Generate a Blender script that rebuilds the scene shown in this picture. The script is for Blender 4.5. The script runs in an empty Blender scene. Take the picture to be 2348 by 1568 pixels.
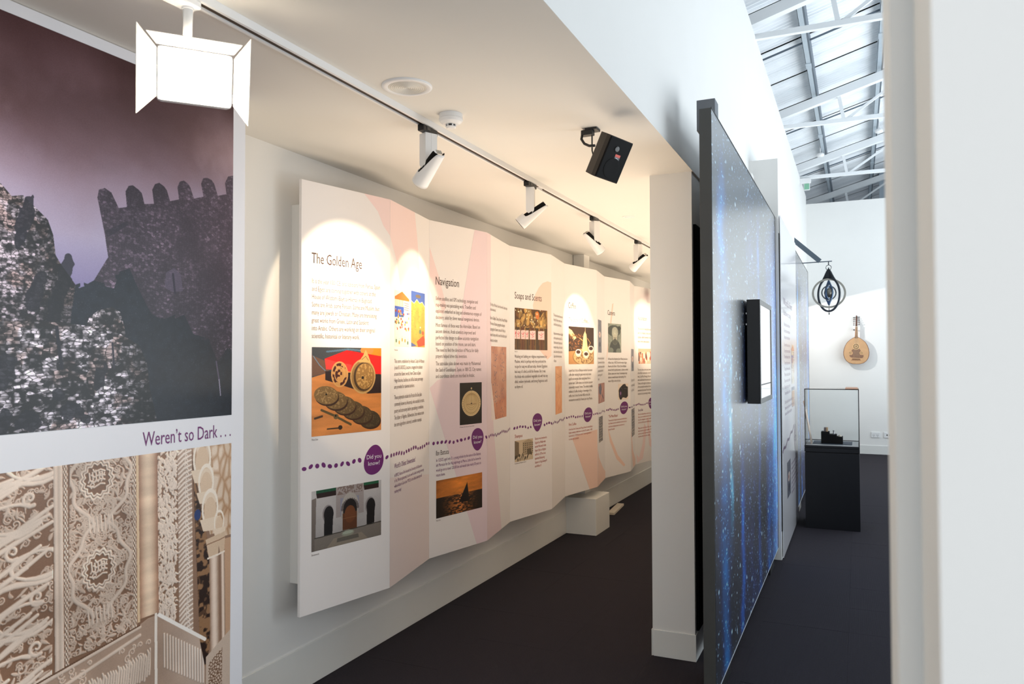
import bpy, bmesh, math, random
import numpy as np
from mathutils import Vector, Matrix
random.seed(7); np.random.seed(7)
R = math.radians
scn = bpy.context.scene
COL = scn.collection

# ---------------------------------------------------------------- camera, world, lights, exposure
cd = bpy.data.cameras.new('camera'); cam = bpy.data.objects.new('camera', cd); COL.objects.link(cam)
yaw, pitch, roll = -0.424155, 0.0245059, -0.0024544
fw = Vector((math.sin(yaw)*math.cos(pitch), math.cos(yaw)*math.cos(pitch), math.sin(pitch)))
rt = Vector((math.cos(yaw), -math.sin(yaw), 0)); up = rt.cross(fw)
rt2 = rt*math.cos(roll)+up*math.sin(roll); up2 = up*math.cos(roll)-rt*math.sin(roll)
m3 = Matrix((rt2, up2, -fw)).transposed()
cam.matrix_world = Matrix.Translation((0, 0, 1.65)) @ m3.to_4x4()
cd.sensor_fit = 'HORIZONTAL'; cd.sensor_width = 36.0; cd.lens = 1754.6*36/2348
cd.clip_start = 0.05; cd.clip_end = 100
cd.dof.use_dof = True; cd.dof.focus_distance = 4.6; cd.dof.aperture_fstop = 6.3
scn.camera = cam

world = bpy.data.worlds.new('world'); scn.world = world; world.use_nodes = True
bg = world.node_tree.nodes['Background']; bg.inputs[0].default_value = (0.86, 0.93, 1.0, 1); bg.inputs[1].default_value = 0.42
scn.view_settings.view_transform = 'Standard'; scn.view_settings.look = 'None'
scn.view_settings.gamma = 1; scn.view_settings.use_curve_mapping = False
scn.view_settings.exposure = 0.0

def lamp(name, kind, loc, aim, power, color, **kw):
    d = bpy.data.lights.new(name, kind); d.energy = power; d.color = color
    for k, v in kw.items(): setattr(d, k, v)
    o = bpy.data.objects.new(name, d); COL.objects.link(o); o.location = loc
    v = Vector(aim)-Vector(loc); o.rotation_euler = v.to_track_quat('-Z', 'Y').to_euler()
    return o
# daylight: windows along the right side of the hall and behind the visitor
lamp('hall_window_daylight', 'AREA', (4.6, 10.0, 2.2), (-0.8, 10.0, 6.5), 480, (0.82, 0.925, 1.0), shape='RECTANGLE', size=12, size_y=3.6)
lamp('entrance_daylight', 'AREA', (0.9, -2.2, 2.2), (-1.4, 4.0, 1.2), 66, (0.93, 0.97, 1.0), shape='RECTANGLE', size=3.0, size_y=2.4)
lamp('hall_roof_fill', 'AREA', (3.2, 8.0, 0.4), (2.9, 8.0, 4.0), 270, (0.92, 0.97, 1.0), shape='RECTANGLE', size=11, size_y=2)  # added fill facing up to brighten the roof, not a window
# added warm fill for the corridor ceiling and panels, no fixtures here
lamp('corridor_ceiling_fill', 'AREA', (-1.5, 6.6, 1.5), (-1.48, 6.6, 3.0), 58, (1.0, 0.82, 0.62), shape='RECTANGLE', size=8, size_y=.5)
lamp('corridor_fill', 'AREA', (-1.12, 6.0, 1.35), (-2.4, 6.0, 1.35), 4, (1.0, 0.85, 0.70), shape='RECTANGLE', size=11, size_y=1.9)
# spotlight that washes the far wall past the string instrument
lamp('far_wall_spot', 'SPOT', (-0.70, 13.75, 2.32), (-0.46, 14.06, 1.42), 34, (1.0, 0.97, 0.93), spot_size=R(176), spot_blend=0.03, shadow_soft_size=0.012)

# ---------------------------------------------------------------- helpers
def s2l(c):
    c = c/255.0
    return c/12.92 if c <= 0.04045 else ((c+0.055)/1.055)**2.4
def rgb(r, g, b): return (s2l(r), s2l(g), s2l(b), 1.0)
MATS = {}
def mat(name, col, rough=0.6, spec=0.5, metal=0.0, emit=None, es=0.0, noise=0.0, nscale=30.0, bump=0.0, bscale=200.0, coat=0.0):
    if name in MATS: return MATS[name]
    m = bpy.data.materials.new(name); m.use_nodes = True; nt = m.node_tree; b = nt.nodes['Principled BSDF']
    b.inputs['Base Color'].default_value = rgb(*col); b.inputs['Roughness'].default_value = rough
    b.inputs['Specular IOR Level'].default_value = spec; b.inputs['Metallic'].default_value = metal
    b.inputs['Coat Weight'].default_value = coat
    if emit: b.inputs['Emission Color'].default_value = rgb(*emit); b.inputs['Emission Strength'].default_value = es
    tc = nt.nodes.new('ShaderNodeTexCoord')
    if noise:
        n = nt.nodes.new('ShaderNodeTexNoise'); n.inputs['Scale'].default_value = nscale; n.inputs['Detail'].default_value = 3
        nt.links.new(tc.outputs['Object'], n.inputs['Vector'])
        mx = nt.nodes.new('ShaderNodeMixRGB'); mx.blend_type = 'MIX'
        c = rgb(*col); mx.inputs[1].default_value = tuple(max(0, x*(1-noise)) for x in c[:3])+(1,)
        mx.inputs[2].default_value = tuple(min(1, x*(1+noise)) for x in c[:3])+(1,)
        nt.links.new(n.outputs['Fac'], mx.inputs[0]); nt.links.new(mx.outputs[0], b.inputs['Base Color'])
    if bump:
        n2 = nt.nodes.new('ShaderNodeTexNoise'); n2.inputs['Scale'].default_value = bscale
        nt.links.new(tc.outputs['Object'], n2.inputs['Vector'])
        bp = nt.nodes.new('ShaderNodeBump'); bp.inputs['Strength'].default_value = bump; bp.inputs['Distance'].default_value = 0.002
        nt.links.new(n2.outputs['Fac'], bp.inputs['Height']); nt.links.new(bp.outputs[0], b.inputs['Normal'])
    MATS[name] = m
    return m

def obj(name, bm, m, parent=None, kind=None, label=None, smooth=False, loc=None):
    if isinstance(bm, bpy.types.Mesh): me = bm
    else:
        bmesh.ops.recalc_face_normals(bm, faces=bm.faces)
        me = bpy.data.meshes.new(name); bm.to_mesh(me); bm.free()
    if smooth:
        me.polygons.foreach_set('use_smooth', [True]*len(me.polygons))
    if m is not None and not me.materials: me.materials.append(m)
    o = bpy.data.objects.new(name, me); COL.objects.link(o)
    if parent is not None:
        o.parent = parent
        if parent.type == 'EMPTY' and not parent.get('_local'): o.matrix_parent_inverse = Matrix.Translation(-parent.location)
    if kind: o['kind'] = kind
    if label: o['label'] = label
    if loc: o.location = loc
    return o
def tag(o, label, cat, group=None):
    o['label'] = label; o['category'] = cat
    if group: o['group'] = group
    return o
def thing(name, label, cat, loc, group=None, local=False):
    o = bpy.data.objects.new(name, None); COL.objects.link(o); o.location = loc; o.empty_display_size = 0.05
    if local: o['_local'] = 1
    return tag(o, label, cat, group)
def BM(): return bmesh.new()
def box(bm, x0, x1, y0, y1, z0, z1, bev=0.0, M=None):
    vs = [bm.verts.new((x, y, z)) for x in (x0, x1) for y in (y0, y1) for z in (z0, z1)]
    fs = [(0, 1, 3, 2), (4, 6, 7, 5), (0, 4, 5, 1), (2, 3, 7, 6), (0, 2, 6, 4), (1, 5, 7, 3)]
    F = [bm.faces.new([vs[i] for i in f]) for f in fs]
    if bev:
        es = list({e for f in F for e in f.edges})
        r = bmesh.ops.bevel(bm, geom=es, offset=bev, segments=2, affect='EDGES', profile=0.5)
        vs = list({v for f in r['faces'] for v in f.verts} | {v for v in vs if v.is_valid})
    if M is not None:
        for v in vs: v.co = M @ v.co
    return bm
def bx(*a, **k): return box(BM(), *a, **k)
def lathe(bm, prof, n=32, M=None, cap=True):
    rings = []
    for r, z in prof:
        rings.append([bm.verts.new((r*math.cos(2*math.pi*i/n), r*math.sin(2*math.pi*i/n), z)) for i in range(n)])
    for a, b in zip(rings, rings[1:]):
        for i in range(n): bm.faces.new((a[i], a[(i+1) % n], b[(i+1) % n], b[i]))
    if cap:
        bm.faces.new(rings[0][::-1]); bm.faces.new(rings[-1])
    if M is not None:
        for rg in rings:
            for v in rg: v.co = M @ v.co
    return bm
def tube(bm, pts, r, n=8, closed=False):
    pts = [Vector(p) for p in pts]; rings = []
    k = len(pts)
    for i, p in enumerate(pts):
        a = pts[(i-1) % k] if (closed or i > 0) else p; b = pts[(i+1) % k] if (closed or i < k-1) else p
        t = (b-a).normalized(); ref = Vector((0, 0, 1)) if abs(t.z) < 0.9 else Vector((1, 0, 0))
        u = t.cross(ref).normalized(); w = t.cross(u)
        rr = r[i] if isinstance(r, (list, tuple)) else r
        rings.append([bm.verts.new(p+u*rr*math.cos(2*math.pi*j/n)+w*rr*math.sin(2*math.pi*j/n)) for j in range(n)])
    pairs = list(zip(rings, rings[1:])) + ([(rings[-1], rings[0])] if closed else [])
    for a, b in pairs:
        for j in range(n): bm.faces.new((a[j], a[(j+1) % n], b[(j+1) % n], b[j]))
    if not closed: bm.faces.new(rings[0][::-1]); bm.faces.new(rings[-1])
    return bm
def prism(bm, pts, d, M):
    """polygon pts in the (x, y) plane of M, thickness d along its z."""
    a = [bm.verts.new(M @ Vector((x, y, 0))) for x, y in pts]; b = [bm.verts.new(M @ Vector((x, y, d))) for x, y in pts]
    n = len(pts); bm.faces.new(a[::-1]); bm.faces.new(b)
    for i in range(n): bm.faces.new((a[i], a[(i+1) % n], b[(i+1) % n], b[i]))
    return bm
def plate(bm, pts, M, z=0.0):
    bm.faces.new([bm.verts.new(M @ Vector((x, y, z))) for x, y in pts]); return bm
def frame(o, t, n):
    """local x = t (along the face), y = world up, z = n (out of the face)."""
    t = Vector(t).normalized(); n = Vector(n).normalized(); u = n.cross(t)
    return Matrix.Translation(o) @ Matrix((t, u, n)).transposed().to_4x4()

# ---- lettering: the built-in font turned into thin meshes
_fc = bpy.data.curves.new('font_probe', 'FONT')
def raw_text(txt, align='LEFT', sl=1.0):
    c = bpy.data.curves.new('lettering', 'FONT'); c.body = txt; c.size = 1.0; c.resolution_u = 2; c.align_x = align; c.space_line = sl
    o = bpy.data.objects.new('lettering', c); me = bpy.data.meshes.new_from_object(o)
    bpy.data.objects.remove(o); bpy.data.curves.remove(c)
    return me
def ext(me):
    n = len(me.vertices); a = np.empty(n*3, np.float32); me.vertices.foreach_get('co', a); a = a.reshape(-1, 3)
    return a
_h = ext(raw_text('H')); CAP = float(_h[:, 1].max()-_h[:, 1].min())
def letter(name, txt, box4, M, m, parent, off=0.001, align='LEFT', capfrac=0.57):
    """text fitted into the box (u0, u1, ztop, zbot) of face frame M."""
    u0, u1, zt, zb = box4; n = txt.count('\n')+1
    pitch = (zt-zb)/(n-1+capfrac) if n > 1 else 0
    cap = capfrac*pitch if n > 1 else (zt-zb)
    sy = cap/CAP
    me = raw_text(txt, align, pitch/sy if n > 1 else 1.0)
    a = ext(me); x0, x1 = a[:, 0].min(), a[:, 0].max()
    sx = (u1-u0)/(x1-x0)
    b = np.empty_like(a); b[:, 0] = u0+(a[:, 0]-x0)*sx; b[:, 1] = (zt-cap)+a[:, 1]*sy; b[:, 2] = off
    Mn = np.array(M); w = b@Mn[:3, :3].T+Mn[:3, 3]
    me.vertices.foreach_set('co', w.astype(np.float32).ravel()); me.update(); me.name = name
    me.materials.clear(); me.materials.append(m)
    return obj(name, me, m, parent)

# ---- painted prints: pixels are computed here with numpy, nothing is loaded
def vnoise(h, w, cy, cx):
    g = np.random.rand(int(cy)+3, int(cx)+3)
    y = np.linspace(0, cy, h); x = np.linspace(0, cx, w)
    yi = y.astype(int); xi = x.astype(int); fy = (y-yi)[:, None]; fx = (x-xi)[None, :]
    fy = fy*fy*(3-2*fy); fx = fx*fx*(3-2*fx)
    a = g[yi][:, xi]; b = g[yi][:, xi+1]; c = g[yi+1][:, xi]; d = g[yi+1][:, xi+1]
    return (a*(1-fx)+b*fx)*(1-fy)+(c*(1-fx)+d*fx)*fy
def fbm(h, w, cy, cx, o=4):
    t = 0; s = 0
    for i in range(o):
        t = t+vnoise(h, w, cy*2**i, cx*2**i)*0.5**i; s += 0.5**i
    return t/s
class Cv:
    def __init__(s, w, h, col=(255, 255, 255)):
        s.w, s.h = w, h; s.a = np.zeros((h, w, 3)); s.a[:] = col
        s.X, s.Y = np.meshgrid((np.arange(w)+.5)/w, (np.arange(h)+.5)/h)
    def pmask(s, pts):
        m = np.zeros((s.h, s.w), bool); n = len(pts)
        for i in range(n):
            x0, y0 = pts[i]; x1, y1 = pts[(i+1) % n]
            if y0 == y1: continue
            c = (s.Y >= min(y0, y1)) & (s.Y < max(y0, y1)) & (s.X < (x1-x0)*(s.Y-y0)/(y1-y0)+x0)
            m ^= c
        return m
    def emask(s, cx, cy, rx, ry, rot=0):
        dx = (s.X-cx)*s.w; dy = (s.Y-cy)*s.h; c, q = math.cos(rot), math.sin(rot)
        return ((dx*c+dy*q)/(rx*s.w))**2+((-dx*q+dy*c)/(ry*s.w))**2
    def put(s, m, col, al=1.0):
        m = m.astype(float)*al; s.a = s.a*(1-m[..., None])+np.asarray(col, float)*m[..., None]; return s
    def poly(s, pts, col, al=1.0): return s.put(s.pmask(pts), col, al)
    def ell(s, cx, cy, rx, ry, col, rot=0, al=1.0): return s.put(s.emask(cx, cy, rx, ry, rot) < 1, col, al)
    def ring(s, cx, cy, rx, ry, k, col, rot=0, al=1.0):
        e = s.emask(cx, cy, rx, ry, rot); return s.put((e < 1) & (e > k), col, al)
    def line(s, pts, wd, col, al=1.0):
        for (x0, y0), (x1, y1) in zip(pts, pts[1:]):
            p0 = np.array((x0*s.w, y0*s.h)); p1 = np.array((x1*s.w, y1*s.h)); d = p1-p0; L = max(1e-6, d@d)
            px = s.X*s.w-p0[0]; py = s.Y*s.h-p0[1]; t = np.clip((px*d[0]+py*d[1])/L, 0, 1)
            s.put((px-t*d[0])**2+(py-t*d[1])**2 < (wd/2)**2, col, al)
        return s
    def grad(s, top, bot):
        s.a = np.asarray(top, float)*(1-s.Y[..., None])+np.asarray(bot, float)*s.Y[..., None]; return s
    def mul(s, f): s.a = s.a*f[..., None]; return s
    def grain(s, k=14): s.a = s.a+(np.random.rand(s.h, s.w)-.5)[..., None]*k; return s
    def tex(s, name, rough=0.45):
        im = bpy.data.images.new(name, s.w, s.h)
        px = np.ones((s.h, s.w, 4), np.float32); px[..., :3] = np.clip(s.a[::-1]/255.0, 0, 1)
        im.pixels.foreach_set(px.ravel()); im.update(); im.pack()
        m = bpy.data.materials.new(name); m.use_nodes = True; nt = m.node_tree; b = nt.nodes['Principled BSDF']
        t = nt.nodes.new('ShaderNodeTexImage'); t.image = im; t.extension = 'EXTEND'
        uvn = nt.nodes.new('ShaderNodeUVMap'); uvn.uv_map = 'UVMap'; nt.links.new(uvn.outputs[0], t.inputs[0])
        nt.links.new(t.outputs[0], b.inputs['Base Color']); b.inputs['Roughness'].default_value = rough
        b.inputs['Specular IOR Level'].default_value = 0.35
        return m
def voro(w, h, cw, ch, jit=0.85):
    """jittered-grid cells over w x h pixels: (cell random, edge distance 0..1)."""
    ny, nx = int(h/ch)+3, int(w/cw)+3
    jx = np.random.rand(ny, nx)*jit; jy = np.random.rand(ny, nx)*jit; rv = np.random.rand(ny, nx)
    X, Y = np.meshgrid(np.arange(w)/cw+1, np.arange(h)/ch+1)
    X = X+0.5*(np.floor(Y).astype(int) % 2)*0.0
    xi, yi = X.astype(int), Y.astype(int)
    d1 = np.full((h, w), 9.0); d2 = np.full((h, w), 9.0); val = np.zeros((h, w))
    for oy in (-1, 0, 1):
        for ox in (-1, 0, 1):
            cy = np.clip(yi+oy, 0, ny-1); cx = np.clip(xi+ox, 0, nx-1)
            d = np.hypot(X-cx-jx[cy, cx], Y-cy-jy[cy, cx])
            nearer = d < d1
            d2 = np.where(nearer, d1, np.minimum(d2, d)); val = np.where(nearer, rv[cy, cx], val); d1 = np.where(nearer, d, d1)
    return val, d2-d1
def print_quad(name, box4, M, m, parent, off=0.0008):
    u0, u1, zt, zb = box4; bm = BM(); uv = bm.loops.layers.uv.new('UVMap')
    vs = [bm.verts.new(M @ Vector((u, z, off))) for u, z in ((u0, zb), (u1, zb), (u1, zt), (u0, zt))]
    f = bm.faces.new(vs)
    for l, c in zip(f.loops, ((0, 0), (1, 0), (1, 1), (0, 1))): l[uv].uv = c
    me = bpy.data.meshes.new(name); bm.to_mesh(me); bm.free(); me.materials.append(m)
    return obj(name, me, m, parent)

# ---------------------------------------------------------------- materials
WALL = mat('white_wall_paint', (236, 235, 232), 0.55, 0.3, noise=0.02, nscale=3, bump=0.05, bscale=150)
CEIL = mat('ceiling_paint', (232, 229, 223), 0.7, 0.2, noise=0.02, nscale=2)
TRIM = mat('white_gloss_trim', (232, 232, 228), 0.35, 0.4, noise=0.015, nscale=5)
PANEL = mat('satin_white_board', (236, 231, 229), 0.4, 0.35, noise=0.012, nscale=4)
POSTERW = mat('poster_white', (233, 233, 238), 0.42, 0.35, noise=0.01, nscale=4)
WMET = mat('white_enamel', (236, 236, 236), 0.35, 0.45, noise=0.01, nscale=20)
STEELW = mat('white_painted_steel', (236, 239, 241), 0.45, 0.4, noise=0.03, nscale=6)
GALV = mat('galvanised_steel', (176, 188, 197), 0.4, 0.5, 0.25, noise=0.1, nscale=15)
DARKST = mat('dark_steel', (88, 100, 112), 0.45, 0.5, 0.3, noise=0.12, nscale=12)
BLACK = mat('black_plastic', (22, 22, 24), 0.45, 0.5, noise=0.2, nscale=40)
BLACKM = mat('matt_black', (14, 13, 13), 0.8, 0.2, noise=0.2, nscale=30)
CASEB = mat('blue_black_lacquer', (8, 10, 17), 0.4, 0.4, noise=0.15, nscale=6)
FRAMEG = mat('charcoal_frame', (74, 74, 72), 0.5, 0.4, noise=0.1, nscale=8)
PURPLE = mat('purple_print', (106, 24, 106), 0.5)
PURPT = mat('purple_lettering', (112, 36, 108), 0.5)
BROWNH = mat('heading_lettering', (74, 52, 46), 0.5)
BROWNT = mat('body_lettering', (112, 92, 84), 0.5)
REDT = mat('red_lettering', (190, 86, 70), 0.5)
WHITEP = mat('white_lettering', (240, 236, 240), 0.5)
PINK = mat('pale_pink_print', (240, 214, 211), 0.45)
PINK2 = mat('pale_lilac_print', (233, 212, 217), 0.45)
PEACH = mat('pale_peach_print', (240, 206, 190), 0.45)

def carpet_mat():
    m = bpy.data.materials.new('ribbed_carpet'); m.use_nodes = True; nt = m.node_tree; b = nt.nodes['Principled BSDF']
    tc = nt.nodes.new('ShaderNodeTexCoord'); w = nt.nodes.new('ShaderNodeTexWave'); w.wave_type = 'BANDS'; w.bands_direction = 'X'
    w.inputs['Scale'].default_value = 55; w.inputs['Distortion'].default_value = 1.2; w.inputs['Detail'].default_value = 2
    n = nt.nodes.new('ShaderNodeTexNoise'); n.inputs['Scale'].default_value = 160
    geo = nt.nodes.new('ShaderNodeNewGeometry')
    for q in (w, n): nt.links.new(geo.outputs['Position'], q.inputs['Vector'])
    mx = nt.nodes.new('ShaderNodeMixRGB'); mx.inputs[1].default_value = rgb(25, 23, 27); mx.inputs[2].default_value = rgb(60, 56, 63)
    ad = nt.nodes.new('ShaderNodeMath'); ad.operation = 'MULTIPLY_ADD'; ad.inputs[1].default_value = 0.5
    nt.links.new(w.outputs['Fac'], ad.inputs[0]); 
    m2 = nt.nodes.new('ShaderNodeMath'); m2.operation = 'MULTIPLY'; m2.inputs[1].default_value = 0.5
    nt.links.new(n.outputs['Fac'], m2.inputs[0]); nt.links.new(m2.outputs[0], ad.inputs[2])
    nt.links.new(ad.outputs[0], mx.inputs[0]); nt.links.new(mx.outputs[0], b.inputs['Base Color'])
    bp = nt.nodes.new('ShaderNodeBump'); bp.inputs['Strength'].default_value = 0.35; bp.inputs['Distance'].default_value = 0.003
    nt.links.new(ad.outputs[0], bp.inputs['Height']); nt.links.new(bp.outputs[0], b.inputs['Normal'])
    b.inputs['Roughness'].default_value = 0.95; b.inputs['Specular IOR Level'].default_value = 0.15
    return m
CARPET = carpet_mat()
def foil_mat():
    m = bpy.data.materials.new('foil_roof_lining'); m.use_nodes = True; nt = m.node_tree; b = nt.nodes['Principled BSDF']
    geo = nt.nodes.new('ShaderNodeNewGeometry'); w = nt.nodes.new('ShaderNodeTexWave'); w.bands_direction = 'Y'
    w.inputs['Scale'].default_value = 5.0; w.inputs['Distortion'].default_value = 1.5; w.inputs['Detail'].default_value = 2
    n = nt.nodes.new('ShaderNodeTexNoise'); n.inputs['Scale'].default_value = 2.2
    for q in (w, n): nt.links.new(geo.outputs['Position'], q.inputs['Vector'])
    mx = nt.nodes.new('ShaderNodeMixRGB'); mx.inputs[1].default_value = rgb(226, 232, 238); mx.inputs[2].default_value = rgb(248, 250, 252)
    nt.links.new(n.outputs['Fac'], mx.inputs[0]); nt.links.new(mx.outputs[0], b.inputs['Base Color'])
    bp = nt.nodes.new('ShaderNodeBump'); bp.inputs['Strength'].default_value = 0.5; bp.inputs['Distance'].default_value = 0.02
    nt.links.new(w.outputs['Fac'], bp.inputs['Height']); nt.links.new(bp.outputs[0], b.inputs['Normal'])
    b.inputs['Roughness'].default_value = 0.5; b.inputs['Metallic'].default_value = 0.0
    return m
FOIL = foil_mat()
def glass_mat():
    m = bpy.data.materials.new('clear_glass'); m.use_nodes = True; nt = m.node_tree
    for nd in list(nt.nodes):
        if nd.type != 'OUTPUT_MATERIAL': nt.nodes.remove(nd)
    out = [nd for nd in nt.nodes if nd.type == 'OUTPUT_MATERIAL'][0]
    t = nt.nodes.new('ShaderNodeBsdfTransparent'); t.inputs[0].default_value = (0.985, 0.995, 0.998, 1)
    g = nt.nodes.new('ShaderNodeBsdfGlossy'); g.inputs['Roughness'].default_value = 0.02
    f = nt.nodes.new('ShaderNodeFresnel'); f.inputs[0].default_value = 1.45
    mx = nt.nodes.new('ShaderNodeMixShader'); nt.links.new(f.outputs[0], mx.inputs[0]); nt.links.new(t.outputs[0], mx.inputs[1]); nt.links.new(g.outputs[0], mx.inputs[2])
    nt.links.new(mx.outputs[0], out.inputs[0]); return m
GLASS = glass_mat()

# ---------------------------------------------------------------- the setting
S = 'structure'
fl = obj('floor', bx(-2.7, 6, -3.0, 18, -0.12, -0.006), CARPET, kind=S)
tile_bm = bx(-0.2497, 0.2497, -0.2497, 0.2497, -0.008, 0.0, bev=0.0003)
tile_me = bpy.data.meshes.new('carpet_tile'); tile_bm.to_mesh(tile_me); tile_bm.free(); tile_me.materials.append(CARPET)
for i in range(8):
    for j in range(27):
        x, y = -2.57+0.25+0.5*i, 1.85+0.5*j
        if x > 0.3 and y < 3.0: continue
        t = bpy.data.objects.new('carpet_tile', tile_me); COL.objects.link(t); t.parent = fl
        t.location = (x, y, random.uniform(-0.0006, 0.0006)); t.rotation_euler = (0, 0, random.choice((0, math.pi/2))*0+random.uniform(-.001, .001))
obj('wall_left', bx(-2.75, -2.57, 2.30, 14.85, -0.1, 2.78), WALL, kind=S)
obj('wall_left_front', bx(-2.75, -2.234, -3.0, 2.339, -0.1, 2.78), WALL, kind=S)
obj('ceiling', bx(-2.75, -0.8225, -3.0, 14.85, 2.70, 2.85), CEIL, kind=S)
obj('wall_bulkhead', bx(-0.95, -0.822, -3.0, 14.85, 2.7004, 4.625), WALL, kind=S)
obj('wall_partition', bx(-1.066, -0.83, 4.267, 13.0, -0.1, 2.70), WALL, kind=S)
obj('wall_far', bx(-2.75, 6.0, 14.85, 15.0, -0.1, 4.485), WALL, kind=S)
bmn = bx(0.0384, 3.2, 0.466, 0.60, -0.1, 5.2); box(bmn, 0.0235, 3.2, 0.60, 0.74, -0.1, 5.2)
obj('wall_near', bmn, WALL, kind=S)
# skirting: board plus the fine shadow groove above it
def skirting(name, boxes):
    b = BM()
    for q in boxes: box(b, *q, bev=0.002)
    return obj(name, b, TRIM, kind=S)
skirting('baseboard_left', [(-2.57, -2.562, 2.339, 6.93, 0.0, 0.212), (-2.57, -2.562, 7.36, 14.84, 0.0, 0.212)])
skirting('baseboard_left_front', [(-2.234, -2.226, -1.0, 2.339, 0.0, 0.14)])
skirting('baseboard_partition', [(-1.060, -0.824, 4.261, 4.274, 0.0, 0.146), (-0.83, -0.824, 4.274, 6.70, 0.0, 0.146), (-1.072, -1.066, 4.262, 13.0, 0.0, 0.146)])
skirting('baseboard_far', [(-0.83, 6.0, 14.838, 14.85, 0.0, 0.152)])
obj('trim_black_lining', bx(-0.83, -0.815, 4.30, 6.70, 0.16, 2.41), mat('black_lining', (10, 10, 10), 0.9, 0.1, noise=0.1), kind=S)
b = bx(-0.822, -0.590, 6.705, 8.50, 0.0, 3.335); box(b, -0.822, -0.78, 6.55, 6.705, 2.2, 3.2)
obj('wall_pilaster', b, WALL, kind=S)
# roof sheets over the hall
PIT = 0.287
def roofz(x): return 5.17+PIT*(x+0.46)
bm = BM(); Mr = Matrix(((1, 0, 0, 0), (PIT, 0, 0, 0), (0, 0, 0, 0), (0, 0, 0, 1)))
rf = bpy.data.objects.new('roof', None); COL.objects.link(rf); rf['kind'] = S
b = BM()
n = 0
x0, x1 = -1.1, 5.9
def sheet(ya, yb):
    b = BM()
    N = int(round((yb-ya)/0.075)); prev = None
    for i in range(N+1):
        y = ya+(yb-ya)*i/N
        for dy, dz in ((0, 0), (0.02, -0.022), (0.04, -0.022), (0.055, 0)):
            yy = min(y+dy, yb)
            r = [b.verts.new((x, yy, roofz(x)+dz)) for x in (x0, x1)]
            if prev: b.faces.new((prev[0], prev[1], r[1], r[0]))
            prev = r
    return b
ys = np.arange(1.4, 22.01, 1.05)
for i in range(len(ys)-1):
    obj('roof_sheet', sheet(ys[i], ys[i+1]), FOIL, rf)
b = BM(); vs = [b.verts.new(p) for p in ((x0, 1, roofz(x0)+.05), (x1, 1, roofz(x1)+.05), (x1, 22.4, roofz(x1)+.05), (x0, 22.4, roofz(x0)+.05))]; b.faces.new(vs)
obj('roof_deck', b, STEELW, rf)
obj('wall_rear_gable', bx(0.44, 6.0, 17.0, 17.2, 3.0, 6.6), mat('blue_grey_wall', (196, 208, 218), 0.7, 0.2, noise=0.02), kind=S)
obj('wall_rear', bx(-2.7, 6.0, 21.9, 22.1, 0, 7.0), mat('grey_gable', (186, 194, 200), 0.7, 0.2, noise=0.03), kind=S)

# steel roof trusses, purlins and rods
def bar(bm, a, c, wy, wz):
    a, c = Vector(a), Vector(c); t = (c-a).normalized(); yv = Vector((0, 1, 0)) if abs(t.y) < .9 else Vector((1, 0, 0)); u = t.cross(yv).normalized(); L = (c-a).length
    M = Matrix.Translation(a) @ Matrix((t, yv, u)).transposed().to_4x4()
    return box(bm, 0, L, -wy/2, wy/2, -wz/2, wz/2, M=M)
TL = [('white steel roof truss nearest the front, above the tall blue panel', 7.3), ('white steel roof truss second from the front, behind the nearest one', 10.3), ('white steel roof truss holding the green exit sign', 13.3), ('white steel roof truss beyond the far wall top', 16.3)]
for lab, y in TL:
    th = thing('roof_truss', lab, 'truss', (-0.82, y, 4.62), 'white steel roof trusses')
    obj('top_chord', bar(BM(), (-1.0, y, 4.78+PIT*-0.14), (5.6, y, 4.78+PIT*6.46), 0.09, 0.10), STEELW, th)
    obj('bottom_chord', bar(BM(), (-1.0, y, 4.625), (5.6, y, 4.625), 0.05, 0.05), STEELW, th)
    for xa, xb in ((-0.12, -0.18), (0.9, 0.85), (1.9, 1.85), (2.9, 2.85)):
        obj('web_post', bar(BM(), (xa, y, 4.63), (xb, y, 4.78+PIT*(xb+0.86)), 0.04, 0.04), STEELW, th)
    for xa, xb in ((-0.1, 0.82), (0.9, 1.82), (1.9, 2.82)):
        obj('web_diagonal', bar(BM(), (xa, y, 4.63), (xb, y, 4.76+PIT*(xb+0.86)), 0.025, 0.03), STEELW, th)
for lab, xp in (('galvanised purlin running back beside the high white wall', -0.46), ('galvanised purlin second from the high white wall', 0.29), ('galvanised purlin third from the high white wall, mostly hidden', 1.05), ('galvanised purlin fourth from the high white wall, hidden by the near wall', 1.8)):
    zc = roofz(xp)-0.09
    th = thing('roof_purlin', lab, 'beam', (xp, 2, zc), 'steel purlins under the roof')
    obj('flange', bx(xp-0.035, xp+0.02, 1.6, 21.8, zc-0.075, zc-0.070), GALV, th)
    obj('web', bx(xp-0.035, xp-0.031, 1.6, 21.8, zc-0.075, zc+0.085), GALV, th)
    obj('lip', bx(xp+0.018, xp+0.036, 1.6, 21.8, zc-0.075, zc+0.085), DARKST, th)
    for q in range(4):
        yy = 9.2+3*q
        obj('cleat', bx(xp-0.038, xp+0.024, yy, yy+0.16, zc-0.081, zc-0.074), GALV, th)
rl = ['between the two nearest trusses', 'between the second and third trusses', 'beyond the truss with the exit sign', 'in front of the nearest truss']
for y, lab in zip((8.72, 11.75, 14.6, 5.7), rl):
    tag(obj('roof_rod', tube(BM(), [(-1.0, y, roofz(-1.0)-.1), (5.6, y, roofz(5.6)-.1)], 0.011, 6), DARKST), 'thin grey steel rod under the roof '+lab, 'rod', 'thin roof rods')

# ---------------------------------------------------------------- large poster on the near left wall
XP = -2.226
MP = frame((XP, 0, 0), (0, 1, 0), (1, 0, 0))          # u = Y, v = Z, n = +X
poster = thing('wall_poster', 'floor-to-ceiling poster with a stormy castle above carved plaster on the near left wall', 'poster', (XP, 1.6, 0.14))
obj('backing_sheet', bx(-2.234, XP, 0.4, 2.337, 0.142, 2.698), POSTERW, poster)

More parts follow.
